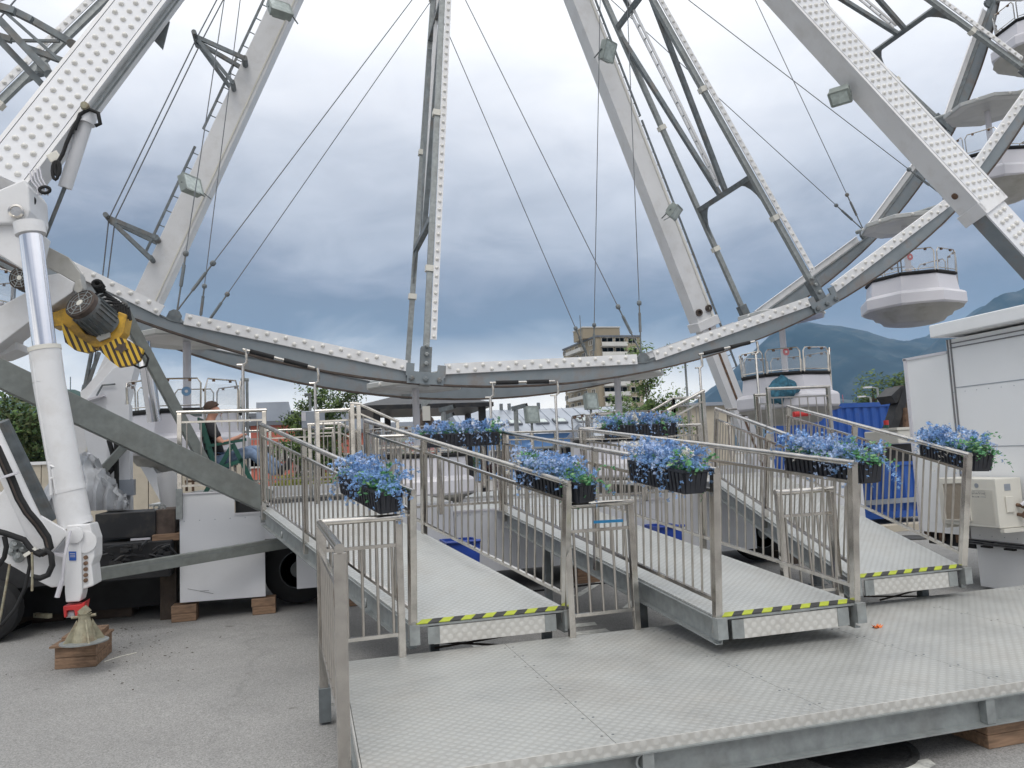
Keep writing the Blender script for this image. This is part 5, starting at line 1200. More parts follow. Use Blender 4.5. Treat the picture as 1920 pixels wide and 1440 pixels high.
# dark timber stacks behind the jack
for i, (px, py, w, d, n, lb) in enumerate(((200, 1160, .55, .45, 3, 'oily dark timber stack behind the jack stand'), (232, 1128, .35, .35, 3, 'smaller oily timber stack right behind the dark one'), (75, 1168, .55, .35, 1, 'low dark timber under the hoses at the left'), (308, 1120, .16, .5, 3, 'black timber leaning by the trailer end'))):
    c = at(px, py, Z=0); t = thing('timber_stack', lb, 'timber stack', c)
    for j in range(n): MB().box((c.x-w/2+random.uniform(-.02, .02), c.y, j*.14+.001), (c.x+w/2+random.uniform(-.02, .02), c.y+d, (j+1)*.14-.002)).build('plank', 'wood_dark', t, bevel=.008)
c = at(290, 1050, Y=9.9); t = thing('timber_stack', 'weathered timber pieces wedged beside the black box', 'timber stack', (c.x, 9.9, 0))
MB().box((at(285, 1008, Y=10.1).x, 10.1, at(285, 1016, Y=10.1).z), (at(336, 1008, Y=10.1).x, 10.5, at(285, 1004, Y=10.1).z)).build('plank', 'wood', t); MB().box((at(302, 1008, Y=10.05).x, 10.05, at(302, 1040, Y=10.05).z), (at(314, 1008, Y=10.05).x, 10.3, at(302, 1018, Y=10.05).z)).build('plank', 'ac', t)
MB().box((at(300, 1008, Y=10.2).x, 10.2, 0), (at(330, 1008, Y=10.2).x, 10.6, at(285, 1018, Y=10.2).z)).build('plank', 'wood_dark', t)
# white upper arm, spur and drive unit
dr = thing('drive_unit', 'yellow motor drive unit with black striped guards under the left rim', 'drive unit', at(180, 600, Y=9.5))
def gallows(P, Y, d): return [at(x, y, Y=Y) for x, y in P]
MB().prism(gallows([(-60, 590), (0, 574), (48, 548), (62, 520), (110, 512), (141, 530), (136, 548), (70, 592), (0, 645), (-60, 690)], 9.45, 0), (0, .42, 0)).build('arm', 'white', dr, bevel=.012)
MB().prism(gallows([(-60, 640), (-20, 646), (30, 640), (32, 655), (0, 668), (-60, 676)], 9.7, 0), (0, .4, 0)).build('stub_arm', 'white', dr, bevel=.01)
MB().prism(gallows([(62, 448), (78, 456), (128, 482), (150, 512), (153, 535), (142, 530), (75, 492)], 9.55, 0), (0, .22, 0)).build('guide_plate', 'under', dr, bevel=.008)
MB().prism(gallows([(140, 528), (150, 522), (155, 540), (150, 552), (138, 545)], 9.4, 0), (0, .14, 0)).build('end_lug', 'under', dr, bevel=.01)
def motor(px, py, Y, r, ln, ax, par):
    c = at(px, py, Y=Y); ax = Vector(ax).normalized(); e = c-ax*ln
    m_ = MB().tube([c-ax*.03, e], r, 24).build('motor', 'galv_dark', par, smooth=50)
    cowl = MB().lathe([(r*1.03, -.06), (r*1.03, 0), (r*.95, .012), (r*.93, .0), (r*.3, .0)], c, 28, axis=ax).build('fan_cowl', 'rustedge', m_, smooth=40)
    q = Vector((0, 0, 1)).rotation_difference(ax); sp_ = MB()
    for j in range(8): v = q @ Vector((math.cos(j*math.pi/4), math.sin(j*math.pi/4), 0)); sp_.bar(c+ax*.006, c+ax*.006+v*r*.97, .008, .008)
    for rr_ in (.35, .6, .85):
        pts = [c+ax*.005+q @ Vector((r*rr_*math.cos(i*math.pi/12), r*rr_*math.sin(i*math.pi/12), 0)) for i in range(25)]; sp_.tube(pts, .004, 4)
    sp_.build('fan_guard', 'galv', m_)
    MB().lathe([(r*.22, 0), (r*.22, .012), (0, .014)], c, 14, axis=ax).build('hub_cap', 'ac', m_)
    fin = MB()
    for j in range(20): v = q @ Vector((math.cos(j*math.pi/10), math.sin(j*math.pi/10), 0)); fin.bar(c-ax*.1+v*r*1.03, c-ax*ln*.9+v*r*1.03, .006, .03, up=v)
    fin.build('cooling_fin', 'galv_dark', m_, kind='stuff'); return m_
motor(150, 568, 9.3, .175, .42, (-.42, -.72, .42), dr)
motor(37, 521, 10.1, .13, .35, (-.3, -.95, 0), dr)
yp = [(92, 588), (128, 575), (138, 584), (142, 604), (160, 626), (182, 632), (200, 622), (216, 600), (222, 584), (238, 590), (232, 622), (214, 646), (178, 652), (150, 640), (128, 622), (120, 610), (96, 612)]
MB().prism(gallows(yp, 9.55, 0), (0, .30, 0)).build('yellow_cradle', 'yellow', dr, bevel=.008)
for P_ in ([(114, 604), (124, 612), (140, 628), (172, 648), (182, 655), (162, 661), (140, 656), (122, 642)], [(184, 652), (198, 646), (222, 632), (236, 636), (268, 654), (262, 675), (248, 684), (222, 688), (206, 676), (192, 662)]):
    MB().prism(gallows(P_, 9.50, 0), (0, .10, 0)).build('striped_guard', 'stripes', dr)
star = []
cx_, cy_ = 227, 652
for j in range(10): a1 = j*math.pi/5+.3; r1 = 15 if j % 2 == 0 else 8; star.append((cx_+r1*math.cos(a1), cy_+r1*.8*math.sin(a1)))
MB().prism(gallows(star, 9.488, 0), (0, .010, 0)).build('rusty_star_plate', 'rustedge', dr)
mb = MB()
for i in range(7): r_ = random.Random(i); a = at(168+i*5, 560+i*3, Y=9.5); mb.tube([a, a+Vector((.1, .1, .12-.03*i)), a+Vector((.22, .12, .03)), a+Vector((.24, .1, -.12))], .018, 7)
mb.build('hose', 'black', dr)
for i in range(4): pts = [at(170+8*math.cos(q*.5)+i*2+12, 532+6*math.sin(q*.5)+i*3, Y=9.5+.02*i) for q in range(13)]; MB().tube(pts, .02, 7).build('cable_coil', 'black', dr)
MB().prism(gallows([(186, 566), (196, 562), (204, 600), (206, 632), (186, 640), (180, 634), (200, 612)], 9.5, 0), (0, .06, 0)).build('bracket', 'under', dr)
MB().prism(gallows([(150, 570), (186, 585), (196, 610), (180, 640), (160, 634), (148, 606)], 9.62, 0), (0, .2, 0)).build('gearbox', 'rustedge', dr, bevel=.01)
MB().tube([at(262, 672, Y=9.6), at(272, 662, Y=9.6), at(278, 672, Y=9.6), at(275, 686, Y=9.6), at(262, 690, Y=9.6), at(250, 684, Y=9.6)], .014, 6).build('hose', 'black', dr)
MB().tube([at(268, 640, Y=12.0), at(290, 790, Y=12.2)], .10, 14).tube([at(272, 664, Y=12.0), at(276, 690, Y=12.0)], .12, 14).build('rear_rod', 'chrome', dr, smooth=50)
# gear housing white parts between motor and rim
MB().prism(gallows([(196, 548), (222, 560), (232, 575), (224, 590), (204, 580), (192, 566)], 9.7, 0), (0, .18, 0)).build('wheel_housing', 'white', dr, bevel=.01)
# small upper hydraulic cylinder
t = thing('hydraulic_cylinder', 'slim white hydraulic cylinder hanging below the left bulb lined leg', 'hydraulic cylinder', at(166, 218, Y=9.3))
MB().tube([at(166, 215, Y=9.3), at(122, 352, Y=9.4)], .072, 16).tube([at(168, 208, Y=9.3), at(161, 232, Y=9.3)], .095, 16).build('barrel', 'white_panel', t, smooth=50)
MB().tube([at(122, 350, Y=9.4), at(80, 455, Y=9.5)], .022, 10).build('rod', 'galv_dark', t, smooth=50)
MB().lathe([(.05, -.06), (.05, .06)], at(79, 458, Y=9.5), 10, axis=(0, 1, 0)).build('eye', 'rust', t)
MB().tube([at(140, 242, Y=9.2), at(150, 214, Y=9.2), at(168, 205, Y=9.2), at(184, 212, Y=9.2), at(188, 232, Y=9.2), at(178, 236, Y=9.2)], .022, 8).build('hose', 'black', t, smooth=60)
MB().lathe([(.04, -.05), (.05, 0), (.04, .05)], at(160, 200, Y=9.2), 10, axis=(0, 1, 0)).build('cap', 'standpaint', t)
# galvanised braces
def brace(a, ya, b, yb, w, h, label, m='galv_green'):
    A, B = at(*a, Y=ya), at(*b, Y=yb); t = thing('brace_beam', label, 'beam', (A+B)/2)
    u = Vector((0, 0, 1)); MB().bar(A, B, w, h, up=u).build('beam', m, t, bevel=.006)
    d = (B-A).normalized(); n_ = d.cross(u).normalized(); uu = n_.cross(d)
    MB().bar(A+n_*0+uu*h*.18+Vector((0, -w/2-.002, 0)), B+uu*h*.18+Vector((0, -w/2-.002, 0)), .004, .006, up=uu).build('weld_seam', 'galv_dark', t)
    return t
brace((-60, 672), 8.7, (500, 940), 9.75, .17, .27, 'thick galvanised beam sloping down from the left edge to the left ramp')
brace((182, 1077), 9.3, (555, 1014), 9.92, .10, .135, 'horizontal galvanised beam across the white trailer skirt')
t = brace((226, 572), 10.3, (400, 900), 10.75, .10, .13, 'galvanised strut from the striped drive unit down to the deck')
MB().lathe([(.07, -.09), (.08, 0), (.07, .09)], at(226, 570, Y=10.25), 12, axis=(0, 1, 0)).build('pin', 'galv_dark', t)
brace((176, 900), 11.0, (253, 815), 11.2, .08, .10, 'pale diagonal strut below the gondola at the left')
brace((265, 850), 13.0, (330, 960), 12.4, .10, .22, 'white inclined arm behind the black box', 'white')
t = thing('hydraulic_jack', 'short white rear support cylinder beside the trailer end', 'hydraulic jack', at(320, 985, Y=11.6))
MB().tube([at(312, 885, Y=11.6), at(322, 955, Y=11.6)], .13, 20).tube([at(322, 955, Y=11.6), at(326, 990, Y=11.6)], .125, 20).build('barrel', 'white', t, smooth=50)
# grey post with hoses
t = thing('hose_post', 'grey post carrying black hoses behind the thick beam', 'post', at(227, 960, Y=11.4)); a = at(224, 760, Y=11.4); b = at(226, 960, Y=11.4)
MB().bar(a, b, .28, .2, up=(0, 1, 0)).build('post', 'white_panel', t)
for q in ((210, 0), (217, 1)): MB().tube([at(q[0]-6, 825, Y=11.2), at(q[0]+1, 850, Y=11.2), at(q[0]+1, 880, Y=11.2), at(q[0]-22, 905, Y=11.2)] if q[1] == 0 else [at(218, 820, Y=11.2), at(219, 930, Y=11.2)], .03, 8).build('hose', 'black', t, smooth=60)
MB().box((a.x-.12, 11.2, at(0, 925, Y=11.2).z if False else at(224, 930, Y=11.2).z), (a.x+.22, 11.32, at(224, 900, Y=11.2).z)).build('junction_box', 'zinc', t)
# black box on chassis
t = thing('tool_box', 'black steel box with lifting eyes on the chassis left of the trailer', 'box', at(250, 1000, Y=10.3))
z0_, z1_ = at(250, 1008, Y=10.25).z, at(250, 960, Y=10.25).z; x0_, x1_ = at(178, 980, Y=10.25).x, at(292, 980, Y=10.25).x
MB().box((x0_, 10.25, z0_), (x1_, 10.9, z1_)).build('body', 'blackpaint', t, bevel=.01)
MB().box((x1_, 10.27, z0_), (x1_+.22, 10.88, z1_+.01)).build('end_cover', 'rustedge', t, bevel=.01)
for px in (293, 305): ringlet(at(px, 951, Y=10.4), t, .03)
MB().box((at(245, 1000, Y=10.24).x, 10.235, z0_-.035), (at(282, 1000, Y=10.24).x, 10.247, z0_-.01)).build('handle', 'hull', t)
# chassis with machinery
t = thing('machinery_trailer', 'dark oily trailer chassis with tyres at the left edge', 'trailer', (-4, 11, 0))
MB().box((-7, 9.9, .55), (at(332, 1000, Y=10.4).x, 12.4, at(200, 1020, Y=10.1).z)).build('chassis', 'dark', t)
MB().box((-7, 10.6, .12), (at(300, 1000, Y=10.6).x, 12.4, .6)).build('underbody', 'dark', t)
r_ = random.Random(8); mb = MB()
for i in range(34):
    u = at(r_.uniform(182, 325), r_.uniform(1022, 1066), Y=9.86); v = Vector((r_.uniform(-.14, .14), r_.uniform(-.03, .03), r_.uniform(-.06, .06)))
    if i % 3: mb.tube([u-v, u+v*.2+Vector((0, -.02, .02)), u+v], r_.uniform(.008, .018), 5)
    else: mb.box(u-Vector((r_.uniform(.02, .05), .03, .02)), u+Vector((r_.uniform(.02, .06), .0, .03)))
mb.build('fitting', 'blackpaint', t, kind='stuff')
for (px, py, yy, rr_) in ((-22, 1100, 9.8, .34), (-90, 1085, 9.8, .34)):
    c = at(px, py, Y=yy); c.z = rr_
    w_ = MB().lathe([(0, -.14), (rr_*.8, -.14), (rr_*.96, -.1), (rr_, 0), (rr_*.96, .1), (rr_*.8, .14), (0, .14)], c, 28, axis=(0, 1, 0)).build('tyre', 'black', t, smooth=40)
    MB().lathe([(.0, -.15), (.2, -.15), (.24, -.13)], c, 16, axis=(0, 1, 0)).build('rim', 'blackpaint', w_)
# silver tarpaulin
rr = random.Random(12); mb = MB(); nx, ny = 36, 22
prof_t = [(78, 950), (95, 905), (125, 868), (160, 850), (185, 870), (210, 905), (232, 935), (238, 950)]
for j in range(ny+1):
    v = j/ny
    for i in range(nx+1):
        u = i/nx*(len(prof_t)-1); k_ = min(int(u), len(prof_t)-2); f_ = u-k_; x = prof_t[k_][0]*(1-f_)+prof_t[k_+1][0]*f_; y = prof_t[k_][1]*(1-f_)+prof_t[k_+1][1]*f_
        P_ = at(x, y, Y=10.5+v*1.3); base = at(x, 955, Y=10.5+v*1.3); k2 = math.sin(math.pi*min(1, max(0, v)))**.5 if v > .0 else 0
        z = base.z+(P_.z-base.z)*(.35+.65*k2)+.05*math.sin(i*1.1+j*.6)+.03*math.sin(i*2.3-j*.9)
        mb.v.append((P_.x+.03*math.sin(j*1.7), P_.y+.04*math.sin(i*1.5), max(z, base.z)))
for j in range(ny):
    for i in range(nx): a = j*(nx+1)+i; mb.f.append((a, a+1, a+nx+2, a+nx+1))
mb.v += [(v[0], v[1], at(150, 956, Y=10.5).z-.02) for v in mb.v[:nx+1]]; k0 = len(mb.v)-(nx+1)
for i in range(nx): mb.f.append((i, i+1, k0+i+1, k0+i))
tag(mb.build('tarpaulin', 'tarp', smooth=50), 'crumpled silver tarpaulin draped over machinery behind the jack', 'tarpaulin')
# lower left outrigger with hoses
t = thing('outrigger_arm', 'white outrigger arm with thick black hoses in the lower left corner', 'outrigger', at(60, 1040, Y=8.1))
Yo = 8.0
MB().tube([at(-70, 700, Y=Yo), at(82, 1028, Y=Yo)], .085, 16).build('tube', 'white', t, smooth=50)
MB().prism(gallows([(-60, 905), (0, 925), (12, 910), (50, 980), (90, 1030), (86, 1040), (70, 1038), (0, 992), (-60, 985)], Yo-.03, 0), (0, .12, 0)).build('arm_plate', 'white', t, bevel=.012)
MB().prism(gallows([(74, 966), (122, 994), (126, 1002), (98, 1036), (84, 1020), (70, 985)], Yo+.02, 0), (0, .05, 0)).build('gusset', 'white', t, bevel=.006)
MB().prism(gallows([(-60, 985), (0, 992), (70, 1038), (100, 1036), (126, 1004), (124, 1098), (96, 1102), (62, 1085), (30, 1066), (0, 1050), (-60, 1030)], Yo+.12, 0), (0, .10, 0)).build('base_plate', 'white', t, bevel=.012)
MB().prism(gallows([(96, 1036), (124, 1040), (120, 1046), (100, 1040)], Yo-.0, 0), (0, .12, 0)).build('lip', 'hull', t)
hz1 = [(-10, 840), (8, 880), (18, 900), (32, 935), (48, 962), (68, 985), (85, 1010), (90, 1030), (80, 1040), (66, 1036)]
for i in range(3): MB().tube([at(x+i*3.2, y-i*1.6, Y=Yo-.14-.02*i) for x, y in hz1], .022, 8).build('hose', 'black' if i != 1 else 'rustedge', t, smooth=60)
MB().tube([at(x, y, Y=Yo-.2) for x, y in [(-10, 995), (10, 1000), (45, 1012), (60, 1032), (75, 1040), (88, 1032), (96, 1040), (98, 1060), (90, 1078), (75, 1084), (62, 1082)]], .026, 8).build('hose', 'black', t, smooth=60)
MB().tube([at(x, y, Y=Yo-.2) for x, y in [(8, 1005), (12, 1025), (8, 1045), (-10, 1070)]], .022, 8).build('hose', 'black', t, smooth=60)
MB().tube([at(x, y, Y=Yo-.18) for x, y in [(52, 1032), (56, 1060), (48, 1100), (30, 1140), (5, 1170), (-15, 1185)]], .016, 8).build('hose', 'black', t, smooth=60)
for P_ in ([(18, 1058), (12, 1095), (2, 1150), (-10, 1200)], [(60, 1035), (61, 1070), (60, 1108)]): MB().tube([at(x, y, Y=Yo-.22) for x, y in P_], .011, 6).build('yellow_hose', 'f_yel' if False else 'standpaint', t, smooth=60)
MB().bar(at(46, 1042, Y=Yo-.2), at(68, 1028, Y=Yo-.2), .04, .03).build('clamp', 'ac', t); MB().bar(at(3, 896, Y=Yo-.22), at(34, 886, Y=Yo-.22), .05, .02).build('clamp', 'hull', t)
for (x, y, r1) in ((30, 1022, .055), (36, 1045, .05), (24, 1035, .04), (44, 1030, .035)): MB().lathe([(r1, 0), (r1*.9, .05), (r1*.4, .06), (r1*.35, .1)], at(x, y, Y=Yo+.1), 10, axis=(.2, -1, .2)).build('valve', 'galv', t)
MB().tube([at(5, 790, Y=8.6), at(95, 975, Y=9.0)], .06, 10).build('rear_tube', 'galv_dark', t)
# pale kerb pieces, cables on the ground
t = thing('ground_beam', 'pale steel beam lying on the asphalt behind the jack', 'beam', at(60, 1130, Z=0)); A, B = at(-60, 1150, Z=.1), at(118, 1112, Z=.1)
MB().bar(A, B, .5, .2).build('beam', 'ac', t, bevel=.01); MB().bar(A+Vector((0, -.26, .06)), B+Vector((0, -.26, .06)), .01, .02).build('rust_line', 'rust', t)
def gcable(P_, r, label, m='black', z=None):
    tag(MB().tube([at(x, y, Z=r*1.02) for x, y in P_], r, 6).build('ground_cable', m, smooth=60), label, 'cable')
gcable([(-20, 1195), (20, 1182), (60, 1165), (95, 1150), (125, 1128), (160, 1118)], .022, 'thick black cable snaking over the asphalt at the left')
gcable([(-20, 1170), (30, 1165), (80, 1140), (110, 1133)], .018, 'second black cable behind the thick one at the left')
gcable([(240, 1130), (270, 1123), (335, 1121)], .014, 'black cable leading under the trailer skirt')
gcable([(195, 1241), (225, 1231), (256, 1224)], .006, 'thin pale stick lying beside the large timber stack', 'ac')
gcable([(1000, 1108), (1060, 1102), (1120, 1094), (1175, 1090)], .012, 'black cable on the asphalt behind the gate barrier')
c = at(82, 1150, Z=.14); t = thing('steel_bracket', 'small yellowish steel plate with a hole on the low dark timber', 'bracket', c)
MB().bar(at(66, 1153, Z=.17), at(94, 1155, Z=.17), .05, .05).build('plate', 'standpaint', t); MB().lathe([(.016, 0), (.016, .004)], at(70, 1153, Z=.17)+Vector((0, -.03, 0)), 10, axis=(0, -1, 0)).build('hole', 'black', t)

# ================================================================== WHITE BOOTH AT THE RIGHT
BX = 7.40; bo = thing('booth', 'tall white panelled ticket booth trailer at the right edge', 'booth', (8.8, 7, 0))
YA, YB_, YC = 5.75, 7.38, 8.05
MB().box((BX, YA, .56), (BX+2.3, YB_, 2.90)).build('wall', 'booth', bo)
zt_ = 2.93
MB().prism([(BX-.2, YA-.3, zt_), (BX-.2, YB_+.03, zt_), (BX-.2, YB_+.03, zt_+.15), (BX-.2, YA-.3, zt_+.15)], (2.7, 0, 0)).build('roof', 'booth', bo, bevel=.012)
MB().box((BX-.005, YB_, .60), (BX+2.3, YC, 2.74)).build('rear_wall', 'booth', bo)
MB().box((BX-.02, YC-.035, .60), (BX-.006, YC+.01, 2.76)).box((BX-.02, YB_, 2.74), (BX+2.3, YC+.02, 2.77)).build('edge_trim', 'hull', bo)
mb = MB()
for e_ in (.0, .045): mb.box((BX-.012, YB_-.03-e_, .57), (BX-.001, YB_-.015-e_, 2.90))
for e_ in (.0, .05): mb.box((BX-.012, YA, 2.84-e_), (BX-.001, YB_-.07, 2.852-e_))
mb.build('seal', 'labelink', bo)
MB().box((BX-.006, YA, 2.32), (BX-.001, YB_-.08, 2.328)).build('panel_joint', 'zinc', bo); MB().box((BX-.006, YA, 1.62), (BX-.001, YB_-.08, 1.626)).build('panel_joint', 'zinc', bo)
MB().box((BX+.06, YA, .03), (BX+2.3, YB_-.08, .50)).build('skirt_panel', 'booth', bo)
mb = MB()
for e_ in (.51, .535, .56): mb.box((BX-.01, YA, e_), (BX+.02, YB_-.05, e_+.010))
mb.build('seal', 'labelink', bo)
for y_ in (7.05, 6.75, 6.4): MB().box((BX-.02, y_, .485), (BX+.03, y_+.12, .505)).build('latch', 'black', bo)
MB().box((BX+.1, YB_-.02, .44), (BX+2.3, YC, .58)).build('underframe', 'dark', bo)
for y_ in (7.5, 7.75, 7.98): MB().box((BX+.02, y_, .5), (BX+.07, y_+.05, .6)).build('hinge', 'rust', bo)
# air conditioner
AX, AX0 = 7.03, BX-.03; ac = thing('air_conditioner', 'cream outdoor air conditioning unit mounted on the white booth', 'air conditioner', (7.2, 6.95, .7))
ya_, yb_ = 6.56, 7.33; z0_, z1_ = .765, 1.285
MB().box((AX, ya_, z0_), (AX0, yb_, z1_)).build('casing', 'ac', ac, bevel=.008)
q = lambda y, z, e=.0: (AX-.006-e, y, z)
G = [q(7.25, z0_+.05), q(6.90, z0_+.06), q(6.93, z1_-.06), q(6.96, z1_-.045), q(7.25, z1_-.06)]
MB().prism(G, (.005, 0, 0)).build('grille', 'grille', ac)
mb = MB()
for a, b in zip(G, G[1:]+G[:1]): mb.bar(Vector(a)-Vector((.004, 0, 0)), Vector(b)-Vector((.004, 0, 0)), .012, .014, up=(1, 0, 0))
mb.build('grille_frame', 'ac', ac)
gw = MB()
for j in range(22): y_ = 6.92+.33*(j+.5)/22; gw.box((AX-.010, y_, z0_+.06), (AX-.0065, y_+.003, z1_-.07))
gw.build('grille_bar', 'grille', ac, kind='stuff')
lv = MB()
for j in range(22): z_ = z0_+.04+j*.017; lv.box((AX-.004, 6.60, z_), (AX-.0005, 6.88, z_+.006))
lv.build('louvre', 'ac', ac, kind='stuff')
MB().box((AX+.02, ya_-.03, z0_-.045), (AX0, ya_+.02, z0_-.005)).box((AX+.02, yb_-.05, z0_-.045), (AX0, yb_+.0, z0_-.005)).build('wall_bracket', 'ac', ac)
MB().lathe([(.026, 0), (.026, .003)], (AX-.001, 6.80, z1_-.075), 16, axis=(-1, 0, 0)).build('emblem', 'zinc', ac)
mb = MB()
for (y0_, y1_, a_, b_) in ((6.70, 6.87, z1_-.205, z1_-.202), (6.70, 6.87, z1_-.135, z1_-.132), (6.70, 6.703, z1_-.205, z1_-.132), (6.867, 6.87, z1_-.205, z1_-.132), (6.78, 6.867, z1_-.202, z1_-.186)): mb.box((AX-.003, y0_, a_), (AX-.001, y1_, b_))
mb.build('label_frame', 'labelink', ac)
def text3d(s_, size, mtx, name, m, par, ext=.0006):
    cu = bpy.data.curves.new(name, 'FONT'); cu.body = s_; cu.size = size; cu.extrude = ext; cu.align_x = 'CENTER'; cu.align_y = 'CENTER'
    o = bpy.data.objects.new(name, cu); COL.objects.link(o); dg = bpy.context.evaluated_depsgraph_get(); me = bpy.data.meshes.new_from_object(o.evaluated_get(dg)); bpy.data.objects.remove(o)
    me.materials.clear(); me.materials.append(M[m]); o = bpy.data.objects.new(name, me); COL.objects.link(o); o.parent = par; o.matrix_local = Matrix.Translation(-root_loc(par)) @ mtx; return o
RM = Matrix(((0, 0, -1, 0), (-1, 0, 0, 0), (0, 1, 0, 0), (0, 0, 0, 1)))
text3d('shadow', .055, Matrix.Translation((AX-.0015, 6.785, z1_-.157)) @ RM, 'lettering', 'labelink', ac)
text3d('heating', .018, Matrix.Translation((AX-.0035, 6.825, z1_-.194)) @ RM, 'lettering', 'ac', ac)
text3d('cooling', .018, Matrix.Translation((AX-.0015, 6.735, z1_-.194)) @ RM, 'lettering', 'zinc', ac)
MB().box((7.14, ya_-.004, z1_-.13), (7.22, ya_-.001, z1_-.06)).build('label_plate', 'zinc', ac); MB().box((7.13, ya_-.02, z1_-.36), (7.23, ya_-.001, z1_-.19)).build('service_cover', 'ac', ac, bevel=.006)
for z_ in (1.0, .90): MB().lathe([(.018, 0), (.018, .05), (.026, .055), (.026, .08), (0, .085)], (7.28, ya_, z_), 8, axis=(.3, -1, -.2)).build('valve', 'rust', ac)
MB().tube([(7.28, ya_-.06, 1.0), (7.33, ya_-.1, 1.05), (7.40, ya_-.14, 1.06)], .022, 8).build('pipe', 'hull', ac, smooth=60); MB().tube([(7.28, ya_-.06, .90), (7.33, ya_-.12, .98), (7.40, ya_-.16, 1.03)], .014, 8).build('pipe', 'rust', ac, smooth=60)

# ================================================================== BLUE CONTAINERS, LIFT AND BACK RIGHT
def container(x0, y0, x1, y1, z0, z1, label, yaw=0.0):
    c = Vector(((x0+x1)/2, (y0+y1)/2, 0)); t = thing('container', label, 'container', c)
    B_ = lambda x, y, z: Vector((x, y, z))
    MB().box((x0+.06, y0+.06, z0+.12), (x1-.06, y1-.06, z1-.03)).build('body', 'contblue', t)
    co = MB(); n_ = int((x1-x0)/.28)
    for j in range(n_): u = x0+.12+(x1-x0-.24)*(j+.5)/n_; co.prism([(u-.10, y0+.06, z0+.12), (u-.06, y0+.015, z0+.12), (u+.06, y0+.015, z0+.12), (u+.10, y0+.06, z0+.12)], (0, 0, z1-z0-.25))
    co.build('corrugation', 'contblue', t)
    for y_ in (y0, y1-.12):
        MB().box((x0, y_, z1-.12), (x1, y_+.12, z1)).build('rail', 'contblue', t); MB().box((x0, y_, z0), (x1, y_+.12, z0+.13)).build('rail', 'contblue', t)
        for x_ in (x0, x1-.14): MB().box((x_, y_+.001, z0+.131), (x_+.14, y_+.119, z1-.121)).build('corner_post', 'contblue', t)
    return t
ca = container(at(1545, 790, Y=17.5).x, 17.5, at(1760, 760, Y=17.5).x, 19.9, .0, 2.78, 'blue corrugated shipping container behind the right ramp')
ca2 = container(at(1600, 900, Y=13.6).x, 13.6, at(1760, 900, Y=13.6).x, 15.2, .12, 1.32, 'low dark blue skip container in front of the tall container')
ya = at(1690, 925, Y=13.55); MB().box((ya.x-1.2, 13.54, .42), (ya.x+.6, 13.6, .52)).build('ledge', 'zinc', ca2)
t = thing('loader_crane', 'black hinged loader crane jutting up left of the white booth', 'crane', at(1690, 800, Y=12.5)); Yc = 12.3
MB().bar(at(1668, 806, Y=Yc), at(1693, 728, Y=Yc), .22, .16, up=(1, 0, 0)).build('boom', 'blackpaint', t)
MB().prism(gallows([(1688, 726), (1694, 722), (1700, 735), (1706, 780), (1716, 815), (1704, 815), (1694, 780), (1686, 745), (1672, 742), (1682, 733)], Yc+.05, 0), (0, .25, 0)).build('arm', 'rustedge', t)
MB().prism(gallows([(1671, 742), (1690, 724), (1692, 748), (1680, 756)], Yc-.1, 0), (0, .4, 0)).build('head', 'blackpaint', t)
MB().tube([at(1697, 765, Y=Yc-.1), at(1700, 812, Y=Yc-.1)], .06, 8).build('ram', 'rust', t)
mb = MB(); z_ = at(1680, 807, Y=Yc).z
MB().box((at(1660, 800, Y=Yc).x, Yc-.3, at(1680, 832, Y=Yc).z), (at(1712, 800, Y=Yc).x, Yc+.6, z_)).build('cabinet', 'ac', t, bevel=.02); MB().box((at(1658, 800, Y=Yc).x, Yc-.32, z_), (at(1690, 800, Y=Yc).x, Yc+.3, z_+.05)).build('lid', 'ac', t)
MB().tube([at(1662, 803, Y=Yc-.25), at(1662, 797, Y=Yc-.25)], .045, 8).build('green_lamp', 'green', t); MB().tube([at(1662, 797, Y=Yc-.25), at(1661, 788, Y=Yc-.25)], .045, 8).build('red_lamp', 'red', t)
MB().box((at(1640, 800, Y=Yc+.2).x, Yc+.1, 1.32), (at(1722, 800, Y=Yc+.2).x, Yc+1.0, at(1680, 833, Y=Yc).z)).build('base', 'blackpaint', t)
for (px, y0_, y1_, Yl, lb) in ((1645, 728, 770, 30, 'thin street lamp mast in front of the broad green tree'), (1632, 745, 770, 34, 'street lamp with arm left of the thin mast')):
    a = at(px, y0_, Y=Yl); t = thing('street_lamp', lb, 'street lamp', (a.x, a.y, 0)); MB().tube([(a.x, a.y, 0), a], .05, 6).build('mast', 'galv', t)
    MB().tube([a, a+Vector((-.35, 0, .06))], .03, 6).build('arm', 'galv', t); MB().bar(a+Vector((-.35, 0, .06)), a+Vector((-.75, 0, .05)), .14, .07).build('head', 'hull', t)
t = thing('warning_beacon', 'orange red cylinders on top of the blue container', 'beacon', at(1668, 765, Y=17.8))
for px in (1666, 1673): c = at(px, 767, Y=17.8); MB().lathe([(.10, -.06), (.10, .05), (.05, .08)], c, 10).build('lamp', 'orange', t)
# rear ramp of timber and kerb right of ramp 3
MB().box((9.4, 12.4, .0), (12.6, 12.7, .12)).build('kerb', 'beige')
kb = [o for o in COL.objects if o.name == 'kerb'][0]; tag(kb, 'pale concrete kerb in front of the blue skip', 'kerb')
# red padded bar on right deck
t = thing('seat_cushion', 'red padded roll lying behind the upper right railing', 'cushion', at(1502, 776, Y=11.5)); MB().tube([at(1488, 777, Y=11.5), at(1517, 775, Y=11.5)], .05, 10).build('roll', 'red', t, smooth=50)

